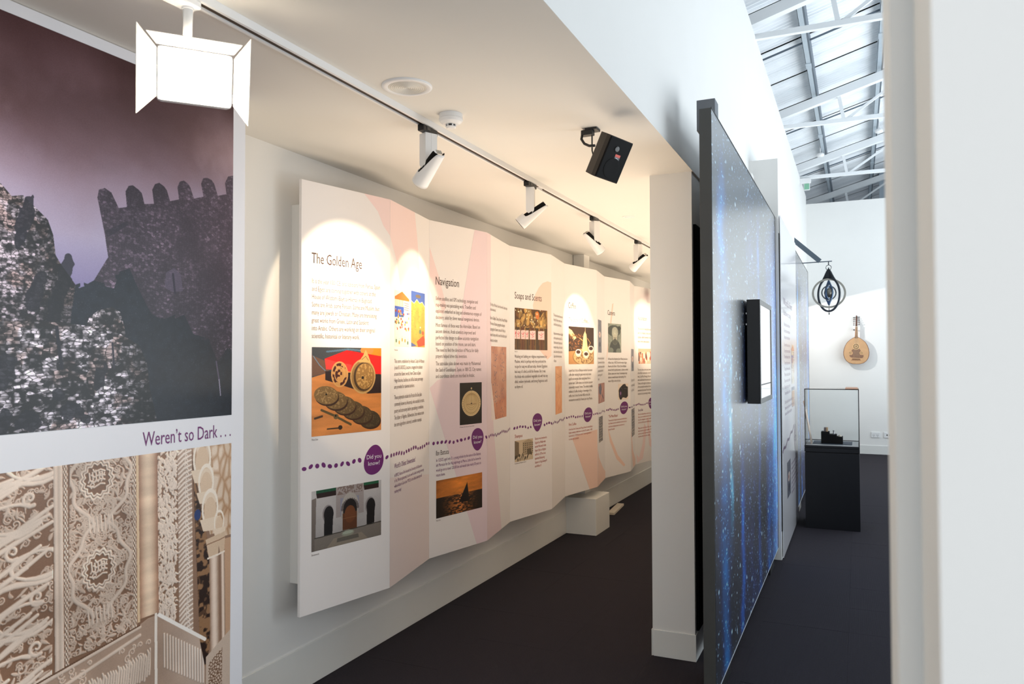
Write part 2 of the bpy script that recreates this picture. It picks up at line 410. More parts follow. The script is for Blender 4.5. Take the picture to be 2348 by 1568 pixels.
def castle_img():
    W_, H_ = 1016, 976; y0, z0, sy, sz = 1.0, 2.66, 1.27, 1.218
    c = Cv(W_, H_)
    T = lambda l: [((y-y0)/sy, (z0-z)/sz) for y, z in l]
    cl = fbm(H_, W_, 4, 3, 5); cl2 = fbm(H_, W_, 3, 4, 5)
    def lerp(a, b, t): return np.asarray(a, float)*(1-t[..., None])+np.asarray(b, float)*t[..., None]
    sky = lerp((66, 42, 44), (140, 118, 132), np.clip(c.Y*3.2+(cl-.5)*0.9, 0, 1))
    sky = lerp(sky, (164, 156, 184), np.clip((c.Y-.22)*3.4+(cl2-.5)*1.0, 0, 1)); sky = lerp(sky, (112, 104, 154), np.clip((c.Y-.5)*5, 0, 1))
    hi = np.clip((cl2-.52)*4, 0, 1)*np.clip(1-abs(c.Y-.3)*3, 0, 1); sky = lerp(sky, (206, 186, 200), hi*.75)
    warm = np.clip((c.X-.72)*3, 0, 1)*np.clip((c.Y)*5, 0, 1)*np.clip((.34-c.Y)*5, 0, 1); sky = lerp(sky, (168, 130, 118), warm*.55)
    low = np.clip(1-np.hypot((c.X-.42)*1.3, (c.Y-.02)*2.0)*1.2, 0, 1); sky = lerp(sky, (84, 42, 42), low*.35)
    c.a = sky
    # far tower with merlons
    rt = T([(1.675, 1.909), (1.72, 1.982), (1.726, 1.991), (1.713, 2.063), (1.685, 2.179), (1.690, 2.205), (1.711, 2.215), (1.735, 2.205), (1.763, 2.159), (1.794, 2.168), (1.788, 2.219), (1.800, 2.240), (1.816, 2.246), (1.840, 2.235), (1.852, 2.226), (1.863, 2.191), (1.902, 2.199), (1.894, 2.246), (1.905, 2.268), (1.923, 2.277), (1.945, 2.268), (1.956, 2.256), (1.97, 2.221), (2.009, 2.235), (2.002, 2.278), (2.012, 2.300), (2.030, 2.308), (2.050, 2.300), (2.059, 2.29), (2.077, 2.251), (2.122, 2.267), (2.11, 2.313), (2.120, 2.336), (2.140, 2.342), (2.16, 2.338), (2.174, 2.326), (2.192, 2.284), (2.236, 2.299), (2.228, 2.341), (2.244, 2.37), (2.275, 2.38), (2.275, 1.4), (1.675, 1.4)])
    m = c.pmask(rt)
    v, e = voro(W_, H_, 9, 6); big = fbm(H_, W_, 9, 12, 3)
    sh = np.clip(big*1.5-.35, .1, 1)
    g = 28+v**3*115*sh+22*sh; g = np.where(e < .12, g*.55, g)
    col = np.stack([g*.98, g*.86, g*.98], -1)+np.array((8, 4, 12))
    spark = (np.random.rand(H_, W_) > .985)*1.0; spark = spark*sh*110
    col = col+spark[..., None]; hz = np.clip(1.25-c.Y*1.6, 0, .45)*np.clip((c.X-.5)*2, .3, 1)
    col = col*(1-hz[..., None])+np.array((112, 96, 104))*hz[..., None]
    c.a = np.where(m[..., None], col, c.a)
    slit = T([(1.955, 1.965), (1.990, 1.985), (2.02, 1.965), (2.03, 1.905), (1.985, 1.898), (1.95, 1.91)]); c.poly(slit, (120, 108, 140), .35)
    c.line(T([(1.985, 1.962), (1.995, 1.895)]), 7, (36, 28, 46))
    c.poly(T([(1.713, 2.075), (1.795, 2.12), (1.80, 2.108), (1.722, 2.055)]), (34, 30, 42), .7)
    # dark scrub
    bush = T([(1.60, 1.88), (1.613, 1.891), (1.636, 1.901), (1.654, 1.897), (1.675, 1.91), (1.74, 1.902), (1.76, 1.96), (1.80, 1.975), (1.84, 1.90), (1.888, 1.826), (1.95, 1.80), (2.029, 1.832), (2.08, 1.75), (2.15, 1.737), (2.19, 1.66), (2.236, 1.713), (2.275, 1.69), (2.275, 1.43), (1.90, 1.43), (1.58, 1.72)])
    dn = fbm(H_, W_, 60, 60, 2); m = c.pmask(bush); wob = (fbm(H_, W_, 40, 40, 2)-.5)
    m = m & (np.roll(np.roll(m, 9, 0), 7, 1) | (wob > 0))
    dc = np.array((10, 14, 24))+np.stack([dn*14, dn*18, dn*20], -1)+((np.random.rand(H_, W_) > .993)*70)[..., None]
    c.a = np.where(m[..., None], dc, c.a)
    c.line(T([(2.19, 1.65), (2.205, 1.58)]), 5, (120, 100, 130), .6); c.line(T([(2.205, 1.58), (2.213, 1.52)]), 4, (170, 160, 185), .8)
    # weathered stump tower on the left and the near round tower
    def stones(poly, cw, ch, gain, dark, dens, tint):
        nonlocal c
        m = c.pmask(poly); v, e = voro(W_, H_, cw, ch); b = fbm(H_, W_, 14, 12, 4); fine = np.random.rand(H_, W_)
        f2 = fbm(H_, W_, 90, 90, 2)
        k = np.clip(v*1.15+(b-.5)*2.0+(f2-.5)*1.5+dens, 0, 1)**1.25
        k = np.where(e < .11, k*.15, k)*(1-.45*np.clip(np.sin(c.Y*H_/ch*3.14+big*9), 0, 1)**4)
        g = dark+k*gain*(.72+.56*f2)+fine*14
        col = np.stack([g*tint[0], g*tint[1], g*tint[2]], -1)
        br = np.clip((fbm(H_, W_, 30, 30, 2)-.55)*4, 0, .5)
        col = col*(1-br[..., None])+np.array((120, 92, 82))*br[..., None]*(0.25+k[..., None])
        c.a = np.where(m[..., None], col, c.a)
    lt = T([(1.0, 2.22), (1.25, 2.20), (1.382, 2.159), (1.412, 2.13), (1.444, 2.139), (1.47, 2.12), (1.521, 2.079), (1.538, 2.037), (1.547, 1.975), (1.564, 1.95), (1.613, 1.891), (1.60, 1.80), (1.597, 1.76), (1.0, 1.74)])
    stones(lt, 10, 6, 165, 22, -.02, (1.0, .93, 1.0))
    for p, r_, q in (((1.455, 2.08), .02, .05), ((1.49, 1.86), .02, .05), ((1.56, 1.86), .02, .1), ((1.44, 2.02), .012, .03)):
        x, y = T([p])[0]; ee = c.emask(x, y, r_, q, .3)+(fbm(H_, W_, 50, 50, 2)-.5)*1.6; c.put(ee < 1, (26, 24, 34), .85)
    shade = np.clip((c.X-.36)*7, 0, .6)*c.pmask(lt); c.a = c.a*(1-shade[..., None]*.75)
    st = T([(1.649, 1.755), (1.66, 1.79), (1.691, 1.814), (1.741, 1.83), (1.773, 1.814), (1.793, 1.751), (1.79, 1.72)]); stones(st, 12, 8, 190, 20, .05, (1, .95, 1))
    rd = T([(1.0, 1.77), (1.387, 1.767), (1.552, 1.772), (1.667, 1.763), (1.774, 1.742), (1.848, 1.706), (1.88, 1.642), (1.891, 1.558), (1.924, 1.443), (1.924, 1.40), (1.0, 1.40)])
    stones(rd, 17, 8, 205, 20, -.04, (1.0, .96, 1.02))
    for p, a, b in (((1.40, 1.63), .03, .05), ((1.62, 1.49), .06, .03), ((1.70, 1.60), .025, .05), ((1.47, 1.47), .03, .03), ((1.40, 1.48), .02, .03), ((1.55, 1.55), .03, .015)):
        x, y = T([p])[0]; ee = c.emask(x, y, a/sy, b/sy, .2)+(fbm(H_, W_, 45, 45, 2)-.5)*3; c.put(ee < 1, (24, 24, 32), .85)
    c.line(T([(1.553, 1.755), (1.566, 1.66), (1.572, 1.63)]), 9, (26, 26, 36)); c.line(T([(1.745, 1.71), (1.752, 1.63)]), 6, (40, 38, 50))
    edge = np.clip((c.X-.62)*9, 0, .55)*c.pmask(rd); c.a = c.a*(1-edge[..., None])
    c.grain(10)
    return c.tex('castle_print', 0.32)
print_quad('castle_photo', (1.0, 2.272, 2.66, 1.442), MP, castle_img(), poster)

def stucco_img():
    W_, H_ = 1016, 930; y0, z0, sy, sz = 1.0, 1.333, 1.27, 1.163
    c = Cv(W_, H_); Hm = np.zeros((H_, W_))
    P = lambda y, z: ((y-y0)/sy*W_, (z0-z)/sz*H_)
    def stroke(pts, wd, hgt=1.0, clip=None):
        pts = np.array(pts, float); wds = wd if np.ndim(wd) else [wd]*len(pts)
        r = max(wds); x0 = int(max(0, pts[:, 0].min()-r-2)); x1 = int(min(W_, pts[:, 0].max()+r+2)); ya = int(max(0, pts[:, 1].min()-r-2)); yb = int(min(H_, pts[:, 1].max()+r+2))
        if clip: x0, x1, ya, yb = max(x0, int(clip[0])), min(x1, int(clip[1])), max(ya, int(clip[2])), min(yb, int(clip[3]))
        if x1 <= x0 or yb <= ya: return
        X, Y = np.meshgrid(np.arange(x0, x1)+.5, np.arange(ya, yb)+.5); best = np.zeros(X.shape)
        for i in range(len(pts)-1):
            d = pts[i+1]-pts[i]; L = max(1e-6, d@d); t = np.clip(((X-pts[i, 0])*d[0]+(Y-pts[i, 1])*d[1])/L, 0, 1)
            q = np.hypot(X-pts[i, 0]-t*d[0], Y-pts[i, 1]-t*d[1])/(wds[i]*(1-t)+wds[i+1]*t+1e-6)
            best = np.maximum(best, np.clip(1.15-q**2*1.15, 0, 1)**.6)
        Hm[ya:yb, x0:x1] = np.maximum(Hm[ya:yb, x0:x1], best*hgt)
    def spiral(x, y, r, a0, turns, wd, hg, clip=None, sgn=1):
        n = 14; pts = []
        for i in range(n):
            t = i/(n-1); a = a0+sgn*turns*6.283*t; pts.append((x+r*(1-t*.85)*math.cos(a), y+r*(1-t*.85)*math.sin(a)))
        stroke(pts, [wd*(1-.5*i/(n-1)) for i in range(n)], hg, clip)
    rnd = random.Random(5)
    def leaf(x, y, a, L, wd, hg, clip):
        pts = []; k = rnd.uniform(-1.2, 1.2)
        for i in range(7):
            t = i/6; pts.append((x+L*t*math.cos(a+k*t), y+L*t*math.sin(a+k*t)))
        stroke(pts, [wd*(.35+1.1*math.sin(math.pi*min(1, t/6+.12))) for t in range(7)], hg, clip)
    def arabesque(xa, xb, ya, yb, n, sc, clip):
        for _ in range(n):
            x, y = rnd.uniform(xa, xb), rnd.uniform(ya, yb); k = rnd.random(); h = rnd.uniform(.55, .8)
            if k < .45: spiral(x, y, rnd.uniform(7, 17)*sc, rnd.uniform(0, 6.3), rnd.choice((1.1, 1.4)), rnd.uniform(2.2, 3.6)*sc, h, clip, rnd.choice((-1, 1)))
            else: leaf(x, y, rnd.uniform(0, 6.3), rnd.uniform(16, 38)*sc, rnd.uniform(2.6, 5)*sc, h, clip)
    xa, xb = P(1.0, 0)[0], P(1.552, 0)[0]
    # band of interlaced script on the left
    cl = (0, xb, 0, H_); arabesque(0, xb, 0, H_, 1500, .85, cl)
    y = -80
    while y < H_+60:
        for q in range(4):
            yy = y+q*17; lean = rnd.uniform(-.55, -.35); xs = rnd.uniform(200, 330); L = rnd.uniform(90, 210)
            pts = [(xs-14, yy+14), (xs, yy), (xs+L*.5, yy+L*.5*lean+rnd.uniform(-4, 4)), (xs+L, yy+L*lean)]
            stroke(pts, [4, 7, 7.5, 5], 1.0, cl)
        cx_, cy_ = rnd.uniform(320, 400), y+84
        pts = [(cx_+46*math.cos(a)*1.3, cy_+26*math.sin(a)-a*4) for a in np.linspace(.4, 5.6, 14)]; stroke(pts, [6.5+2*math.sin(i) for i in range(14)], 1.0, cl)
        pts = [(cx_-130+26*i, cy_+52-14*math.sin(i*.75)-6*i) for i in range(9)]; stroke(pts, [5, 7, 8, 9, 8, 7, 7, 6, 4], 1.0, cl)
        spiral(rnd.uniform(330, 410), y+30, 20, 1, 1.2, 6, .95, cl)
        y += 118
    # middle panel
    xa, xb = P(1.60, 0)[0], P(1.822, 0)[0]; ybm = P(0, .735)[1]
    cl = (xa, xb+18, 0, ybm); arabesque(xa, xb+14, 0, ybm, 900, .8, cl)
    def medal(yc, zc):
        mx, my = P(yc, zc); X, Y = np.meshgrid(np.arange(W_), np.arange(H_)); d = np.hypot((X-mx)/1.0, (Y-my)/1.08); an = np.arctan2(Y-my, X-mx)
        Hm[d < 47] = 0.0
        wob = 1+.07*np.cos(an*14)
        for r_, w_ in ((45, 4.2), (37, 3.0)): Hm[:] = np.maximum(Hm, np.clip(1.1-((d-r_*wob)/w_)**2, 0, 1)**.6*(d < 58))
        cl2 = (mx-34, mx+34, my-36, my+36)
        for k in range(5): stroke([(mx-22+k*9, my-20+rnd.uniform(-4, 4)), (mx-20+k*9, my), (mx-24+k*9, my+6)], 2.7, .95, cl2)
        for k in range(4): stroke([(mx-26+k*5, my+14-k*13), (mx-8, my+20-k*13), (mx+10, my+12-k*12), (mx+22, my+14-k*11)], 2.8, .95, cl2)
        spiral(mx+12, my-14, 9, 0, 1.1, 2.6, .95, cl2); spiral(mx-12, my+14, 8, 2, 1.1, 2.6, .95, cl2)
    for zc in (1.274, .985): 
        # scalloped bands looping round the medallions
        mx, my = P(1.71, zc)
        for sgn in (-1, 1):
            pts = []
            for i in range(26):
                t = i/25; pts.append((mx+sgn*(18+66*math.sin(math.pi*t)+7*math.sin(t*19)), my-118+236*t))
            stroke(pts, 6.5, .9, cl); stroke(pts, 2.4, .25, cl)
        medal(1.694 if zc > 1.1 else 1.705, zc)
        for k in range(7): stroke([(mx-34+k*11, my+96), (mx-30+k*11, my+134)], 3, .95, cl)
    # plain bands, column, finely carved right-hand panels
    X, Y = np.meshgrid(np.arange(W_), np.arange(H_)); x_of = lambda z, a, b: a+(b-a)*0
    slant = (Y/H_)*26
    def band(ya_, yb_): return (X-slant*.8 >= P(ya_, 0)[0]) & (X-slant*.8 < P(yb_, 0)[0])
    m1 = band(1.546, 1.576); Hm[m1] = .82+.1*np.sin((X-slant*.8)[m1]*.5)
    for a_, b_ in ((1.578, 1.592), (1.822, 1.836)):
        m = band(a_, b_) & (Y < ybm+14); Hm[m] = (.55+.4*np.sign(np.sin(X*.9)*np.sin(Y*.45)))[m]
    mcol = band(1.838, 1.924) & (Y < P(0, .78)[1])
    mr = band(1.924, 2.012); Hm[mr] = 0
    cl = (P(1.925, 0)[0], P(2.045, 0)[0], 0, P(0, .70)[1])
    for _ in range(900):
        x, y_ = rnd.uniform(cl[0], cl[1]-30), rnd.uniform(0, cl[3]); leaf(x, y_, rnd.choice((1.2, 1.9, 1.5, -1.3))+rnd.uniform(-.4, .4), rnd.uniform(7, 18), rnd.uniform(2.2, 3.6), rnd.uniform(.78, 1), cl)
    cl = (P(2.010, 0)[0], P(2.10, 0)[0], 0, P(0, .62)[1])
    m = band(2.010, 2.074); Hm[m] = np.maximum(Hm[m], .25)
    for k in range(60):
        y_ = k*14; x = P(2.014, 0)[0]+slant[min(H_-1, int(y_)), 0]*.8; stroke([(x, y_+14), (x+20, y_), (x+46, y_-8)], [3, 4.5, 3], 1, cl); spiral(x+30, y_+6, 7, k, 1, 2.2, .95, cl)
    # archway with dark reveal, muqarnas and columns on the right
    lt = np.zeros((H_, W_)); 
    # base zone
    base = c.pmask([((p[0])/W_, (p[1])/H_) for p in [P(1.40, .665), P(1.596, .712), P(1.851, .757), P(1.893, .772), P(1.935, .772), P(2.145, .62), P(2.15, .17), P(1.40, .17)]])
    Hm[base] = .35; clb = (P(1.45, 0)[0], P(1.905, 0)[0], P(0, .74)[1], H_)
    for k in range(46):
        x = P(1.50, 0)[0]+k*7.6; yy = P(0, .62)[1]-(k*7.6)*.10+rnd.uniform(-6, 6); stroke([(x, yy+70), (x+6, yy+10), (x+2, yy)], [4, 4.4, 3], .95, clb)
    for k in range(170): spiral(rnd.uniform(clb[0], clb[1]), rnd.uniform(P(0, .70)[1], H_), rnd.uniform(6, 12), rnd.uniform(0, 6), 1.2, 2.8, .8, clb)
    for off in (0, 22): stroke([(P(1.50, .69)[0], P(0, .688-off*.0011)[1]+off), (P(1.86, 0)[0], P(0, .752)[1]+off)], 6, .9)
    clq = (P(1.94, 0)[0], P(2.14, 0)[0], P(0, .70)[1], P(0, .46)[1])
    for k in range(15):
        x = P(1.96, 0)[0]+k*10; yy = P(0, .70)[1]+k*7; stroke([(x, yy), (x+2, yy+95)], 3.4, .98, clq)
    Hm = np.clip(Hm, 0, 1)
    gx = np.roll(Hm, -2, 1)-np.roll(Hm, 2, 1); gy = np.roll(Hm, -2, 0)-np.roll(Hm, 2, 0)
    sh = np.clip(1-gx*.20+gy*.16, .5, 1.3)
    dark = np.array((136, 102, 80.)); light = np.array((232, 212, 195.)); k = Hm[..., None]**.8
    n = fbm(H_, W_, 8, 8, 4)
    c.a = (dark*(1-k)+light*k)*sh[..., None]*(.88+.24*n[..., None])
    bright = np.clip((X-P(1.93, 0)[0])/120, 0, 1)*.35
    c.a = c.a*(1-bright[..., None])+np.array((246, 240, 236))*bright[..., None]*np.clip(Hm+.25, 0, 1)[..., None]+c.a*bright[..., None]*(1-np.clip(Hm+.25, 0, 1))[..., None]
    # smooth round column
    t = (X-slant*.8-P(1.846, 0)[0])/(P(1.924, 0)[0]-P(1.846, 0)[0]); prof = np.clip(np.sin(np.clip(t, 0, 1)*math.pi)*.9+.1, 0, 1)
    cc = np.array((150, 104, 80.))*(1-prof[..., None])+np.array((236, 208, 180.))*prof[..., None]; cc = cc*(.85+.3*fbm(H_, W_, 30, 5, 3)[..., None])
    c.a = np.where(mcol[..., None], cc, c.a)
    m = band(1.838, 1.848) & (Y < P(0, .77)[1]); c.a[m] = (226, 196, 160)
    # arch reveal
    pl = lambda l: [((q[0])/W_, q[1]/H_) for q in (P(*p) for p in l)]
    c.poly(pl([(2.078, 1.30), (2.10, 1.20), (2.13, 1.08), (2.15, 1.0), (2.16, .95), (2.17, .60), (2.15, .50), (2.12, .62)]), (92, 66, 48))
    dm = c.pmask(pl([(2.085, 1.24), (2.12, 1.10), (2.15, 1.0), (2.165, .95), (2.17, .60), (2.15, .50), (2.12, .62)])); nn = fbm(H_, W_, 70, 70, 2)
    c.a = np.where((dm & (nn > .52))[..., None], np.array((150, 112, 80)), c.a); c.a = np.where((dm & (nn < .42))[..., None], np.array((48, 32, 26)), c.a)
    c.ell(*pl([(2.105, 1.085)])[0], .012, .016, (40, 60, 110))
    up_ = c.pmask(pl([(2.076, 1.34), (2.28, 1.36), (2.28, .98), (2.235, .98), (2.20, 1.0), (2.165, 1.0), (2.15, 1.06), (2.13, 1.10), (2.12, 1.16), (2.10, 1.20), (2.095, 1.27)]))
    vv, ee = voro(W_, H_, 26, 52); 
    mq = np.stack([236-40*np.clip(1-ee*2.2, 0, 1)-26*vv, 216-58*np.clip(1-ee*2.2, 0, 1)-30*vv, 196-70*np.clip(1-ee*2.2, 0, 1)-34*vv], -1)
    c.a = np.where(up_[..., None], mq, c.a)
    for (yy, zz, ra) in ((2.125, 1.29, .034), (2.145, 1.20, .03), (2.165, 1.10, .032), (2.21, 1.04, .02)):
        x, y_ = pl([(yy, zz)])[0]; c.ring(x, y_, ra, ra*1.8, .62, (244, 230, 214)); c.ell(x, y_+.012, ra*.72, ra*1.35, (222, 194, 166)); c.poly([(x-ra*1.2, y_+ra*1.0), (x+ra*1.3, y_+ra*1.0), (x+ra*1.3, y_+ra*2.4), (x-ra*.8, y_+ra*2.2)], (232, 210, 186))
    c.poly(pl([(2.232, .97), (2.28, .97), (2.28, .40), (2.232, .40)]), (196, 158, 128)); 
    for a_, b_, zt in ((2.150, 2.196, .985), (2.206, 2.226, .99)):
        for i in range(12):
            t0 = i/12; q = math.sin(math.pi*(t0+.04)); c.poly(pl([(a_+(b_-a_)*t0+.012, zt-.06), (a_+(b_-a_)*(t0+1/12)+.013, zt-.06), (a_+(b_-a_)*(t0+1/12)+.022, .52), (a_+(b_-a_)*t0+.021, .52)]), (150+90*q, 118+100*q, 96+104*q))
        c.poly(pl([(a_-.006, zt), (b_+.016, zt+.01), (b_+.01, zt-.07), (a_+.01, zt-.07)]), (214, 186, 158)); c.line(pl([(a_, zt-.02), (b_+.012, zt-.014)]), 3, (150, 112, 88)); c.line(pl([(a_+.006, zt-.072), (b_+.01, zt-.068)]), 6, (240, 224, 208))
    c.poly(pl([(2.15, .55), (2.28, .62), (2.28, .17), (2.15, .17)]), (206, 184, 166)); v2, e2 = voro(W_, H_, 9, 9); bm_ = c.pmask(pl([(2.162, .52), (2.23, .56), (2.23, .2), (2.162, .2)])); c.a = np.where((bm_ & (e2 < .25))[..., None], np.array((120, 88, 66)), c.a)
    c.line(pl([(1.925, .775), (1.93, .40)]), 9, (240, 228, 216)); c.line(pl([(1.938, .77), (2.145, .618)]), 10, (248, 240, 232))
    c.line(pl([(1.49, .695), (1.86, .758)]), 4, (110, 80, 60)); 
    c.grain(12)
    return c.tex('carved_plaster_print', 0.32)
print_quad('carved_plaster_photo', (1.0, 2.272, 1.333, 0.17), MP, stucco_img(), poster)
letter('caption_lettering', 'Weren\u2019t so Dark . . .', (1.866, 2.268, 1.409, 1.361), MP, PURPT, poster)

# ---------------------------------------------------------------- folded information display on the left wall
PP = [(-2.435, 2.93), (-2.31, 3.507), (-2.425, 4.12), (-2.306, 4.69), (-2.415, 5.305), (-2.306, 5.9), (-2.41, 6.495), (-2.304, 7.105), (-2.403, 7.668), (-2.29, 8.24), (-2.393, 8.81), (-2.28, 9.4)]
ZB, ZT = 0.43, 2.53
disp = thing('folding_display', 'long zigzag folded information display of printed white panels on the left wall', 'display', (-2.43, 6.0, ZB))
FR, LEAF = [], []
for k in range(11):
    a, c = Vector(PP[k]+(0,)), Vector(PP[k+1]+(0,)); t = (c-a).normalized(); nrm = Vector((t.y, -t.x, 0)); FR.append(frame(a, t, nrm)); L = (c-a).length
    LEAF.append(obj('display_panel', box(BM(), 0.0004, L-0.0004, ZB, ZT, -0.019, 0, bev=0.0012, M=FR[k]), PANEL, disp))
obj('mounting_batten', bx(-2.57, -2.452, 3.02, 3.09, 0.556, 2.43), WALL, disp)
obj('mounting_batten', bx(-2.57, -2.44, 8.9, 8.97, 0.556, 2.43), WALL, disp)

def fill_photo(fn, w, h, name):
    c = Cv(w, h); fn(c); return c.grain(10).tex(name)
def ph_astrolabe(c):
    c.a[:] = (206, 130, 66); c.mul(.86+.3*fbm(c.h, c.w, 14, 2, 3)); 
    c.poly([(0, 0), (1, 0), (1, .1), (0, .34)], (62, 66, 70)); c.poly([(0, .09), (.3, .2), (.2, .29), (0, .33)], (112, 80, 62)); c.line([(.02, .1), (.1, .2), (.22, .3)], 3, (110, 140, 160)); c.line([(.2, .05), (.5, .02), (.8, .04)], 6, (90, 130, 160), .7)
    c.ell(.92, .05, .12, .1, (240, 130, 20)); c.ell(.78, .03, .1, .05, (220, 130, 60))
    c.poly([(.17, .13), (.48, .03), (1, .1), (1, .32), (.62, .29), (.19, .24)], (222, 16, 14)); c.poly([(.17, .13), (.36, .17), (.55, .2), (.55, .28), (.19, .25)], (240, 60, 52)); c.poly([(.18, .27), (.62, .3), (1, .32), (1, .55), (.8, .55), (.18, .37)], (40, 20, 18))
    c.ell(.38, .31, .12, .145, (206, 150, 84), -.1); v, e = voro(c.w, c.h, 9, 9); m = (c.emask(.38, .31, .1, .125, -.1) < 1) & (v < .42); c.put(m, (70, 24, 16)); c.ring(.38, .31, .075, .09, .72, (214, 160, 92)); c.ring(.38, .31, .12, .145, .8, (216, 160, 94), -.1)
    c.ell(.72, .34, .19, .2, (150, 112, 60)); c.ring(.72, .34, .19, .2, .82, (196, 156, 96)); c.ell(.73, .345, .15, .165, (70, 48, 26)); c.ell(.745, .34, .135, .15, (150, 110, 56)); n = vnoise(c.h, c.w, 60, 60); c.put((c.emask(.745, .34, .13, .145) < 1) & (n > .6), (190, 148, 84)); c.ell(.715, .355, .016, .018, (20, 14, 10))
    c.poly([(.65, .17), (.72, .09), (.76, .02), (.8, .09), (.84, .18)], (208, 164, 98)); c.line([(.7, .14), (.76, .1), (.8, .15)], 2, (120, 84, 44))
    for i in range(5, -1, -1):
        x, y = .195+.125*i, .545+.062*i; d = 1-.1*i; c.ell(x+.012, y+.02, .165, .1, (60, 34, 16), .12); c.ell(x, y, .165, .1, (130*d, 100*d, 58*d), .12); n = vnoise(c.h, c.w, 70, 70); c.put((c.emask(x, y, .15, .09, .12) < 1) & (n > .66), (168*d, 134*d, 84*d))
    c.ell(.195, .535, .012, .01, (30, 22, 14))
    c.line([(.13, .71), (.3, .78), (.54, .9)], 8, (92, 74, 40)); c.ell(.33, .795, .035, .03, (110, 88, 50)); c.ell(.325, .785, .012, .012, (20, 14, 8)); c.line([(.04, .8), (.14, .78)], 7, (70, 48, 26)); c.line([(.21, .93), (.4, .93)], 5, (80, 56, 30)); c.ell(.39, .925, .03, .025, (50, 34, 18))
def ph_court(c):
    c.a[:] = (200, 194, 192); c.mul(.92+.12*fbm(c.h, c.w, 5, 5, 3))
    for xa, xb in ((.06, .33), (.73, .96)): c.poly([(xa, 0), (xb, 0), (xb, .05), (xa, .05)], (28, 92, 60)); c.poly([(xa, .05), (xb, .05), (xb, .13), (xa+.01, .13)], (40, 20, 16))
    for k in range(34): c.line([(.06+k*.009, 0), (.06+k*.009, .05)], 1, (16, 56, 36))
    c.poly([(.33, 0), (.73, 0), (.73, .52), (.33, .52)], (170, 158, 154)); v, e = voro(c.w, c.h, 5, 5); c.put((c.pmask([(.35, 0), (.71, 0), (.71, .14), (.35, .14)])) & (v > .5), (132, 112, 104))
    c.poly([(.39, .2), (.66, .2), (.66, .5), (.39, .5)], (150, 150, 166)); c.ell(.53, .38, .125, .17, (184, 176, 168)); c.poly([(.405, .38), (.655, .38), (.655, .55), (.405, .55)], (184, 176, 168))
    for k in range(13): a = math.pi*k/12; c.ell(.53+.115*math.cos(a), .4-.15*math.sin(a), .014, .02, (110, 100, 98))
    c.ell(.53, .43, .1, .13, (22, 14, 12)); c.poly([(.425, .47), (.63, .47), (.63, .76), (.425, .76)], (104, 58, 30)); c.ell(.53, .5, .08, .1, (122, 68, 34)); c.line([(.43, .56), (.63, .56)], 2, (150, 100, 60)); c.line([(.53, .44), (.53, .76)], 1, (60, 30, 16))
    for x, k in ((.22, 1), (.83, 1.02)):
        c.ell(x, .42, .075, .1, (150, 142, 142)); c.ell(x+.01, .43, .066, .09, (14, 10, 12)); c.poly([(x-.05, .47), (x+.07, .47), (x+.06, .78), (x-.055, .78)], (14, 10, 12))
    c.poly([(0, .14), (.06, .12), (.05, 1), (0, 1)], (128, 116, 108)); c.poly([(.04, .79), (1, .74), (1, 1), (.04, 1)], (146, 136, 126)); c.line([(.04, .79), (1, .75)], 3, (70, 66, 58)); c.poly([(.3, .86), (.7, .86), (.8, 1), (.2, 1)], (170, 156, 138)); c.poly([(.35, .87), (.65, .87), (.66, .94), (.34, .94)], (120, 112, 102)); c.ell(.5, .82, .09, .035, (170, 172, 152)); c.ell(.5, .81, .075, .018, (196, 204, 184)); c.mul(.78+.2*(1-c.Y))
def ph_story(c):   # plain generic painted figures
    c.a[:] = (238, 228, 206); c.poly([(0, .11), (.5, 0), (1, .12), (1, .16), (0, .16)], (222, 112, 42)); c.poly([(.04, .16), (.6, .16), (.6, .32), (.04, .32)], (232, 216, 180)); 
    for k in range(5): c.line([(.06+k*.12, .16), (.06+k*.12, .32)], 1.5, (190, 130, 70))
    for k in range(4): c.line([(.66, .2+.04*k), (.96, .21+.04*k)], 2, (120, 70, 60))
    c.poly([(0, .28), (.62, .28), (.62, .46), (0, .48)], (50, 84, 176)); rr = random.Random(3)
    for k in range(46): x, y = rr.random(), rr.uniform(.36, .7); q = rr.choice(((196, 66, 40), (60, 84, 170), (226, 158, 70), (150, 60, 40), (240, 230, 220), (70, 90, 70))); c.ell(x, y, .05, .035, q); c.ell(x, y-.03, .022, .014, (226, 190, 160))
    for k in range(5): x = .1+.2*k; y = .9+.03*math.sin(k*2); c.ell(x, y, .045, .055, rr.choice(((196, 66, 40), (60, 70, 150), (216, 140, 60), (80, 110, 80)))); c.ell(x, y-.06, .02, .014, (220, 180, 150))
def ph_tent(c):
    c.a[:] = (226, 152, 66); c.mul(.9+.2*fbm(c.h, c.w, 8, 8, 3)); c.poly([(0, 0), (1, 0), (1, .25), (.8, .17), (.6, .2), (.4, .14), (.2, .22), (0, .18)], (58, 86, 156)); c.ell(.5, .08, .2, .05, (96, 84, 70)); c.line([(0, .18), (.2, .22), (.4, .14), (.6, .2), (.8, .17), (1, .25)], 2.5, (244, 228, 190)); rr = random.Random(4)
    for k in range(60): c.ell(rr.random(), rr.uniform(.25, .95), .02, .008, (176, 96, 40))
    c.poly([(.4, .9), (.9, .78), (1, .86), (1, .96), (.5, 1)], (176, 70, 40)); c.ell(.65, .72, .09, .07, (96, 120, 86)); c.ell(.66, .64, .05, .022, (236, 214, 190)); c.ell(.85, .74, .09, .06, (190, 80, 50)); c.poly([(0, .92), (.4, .98), (0, 1)], (70, 92, 150))
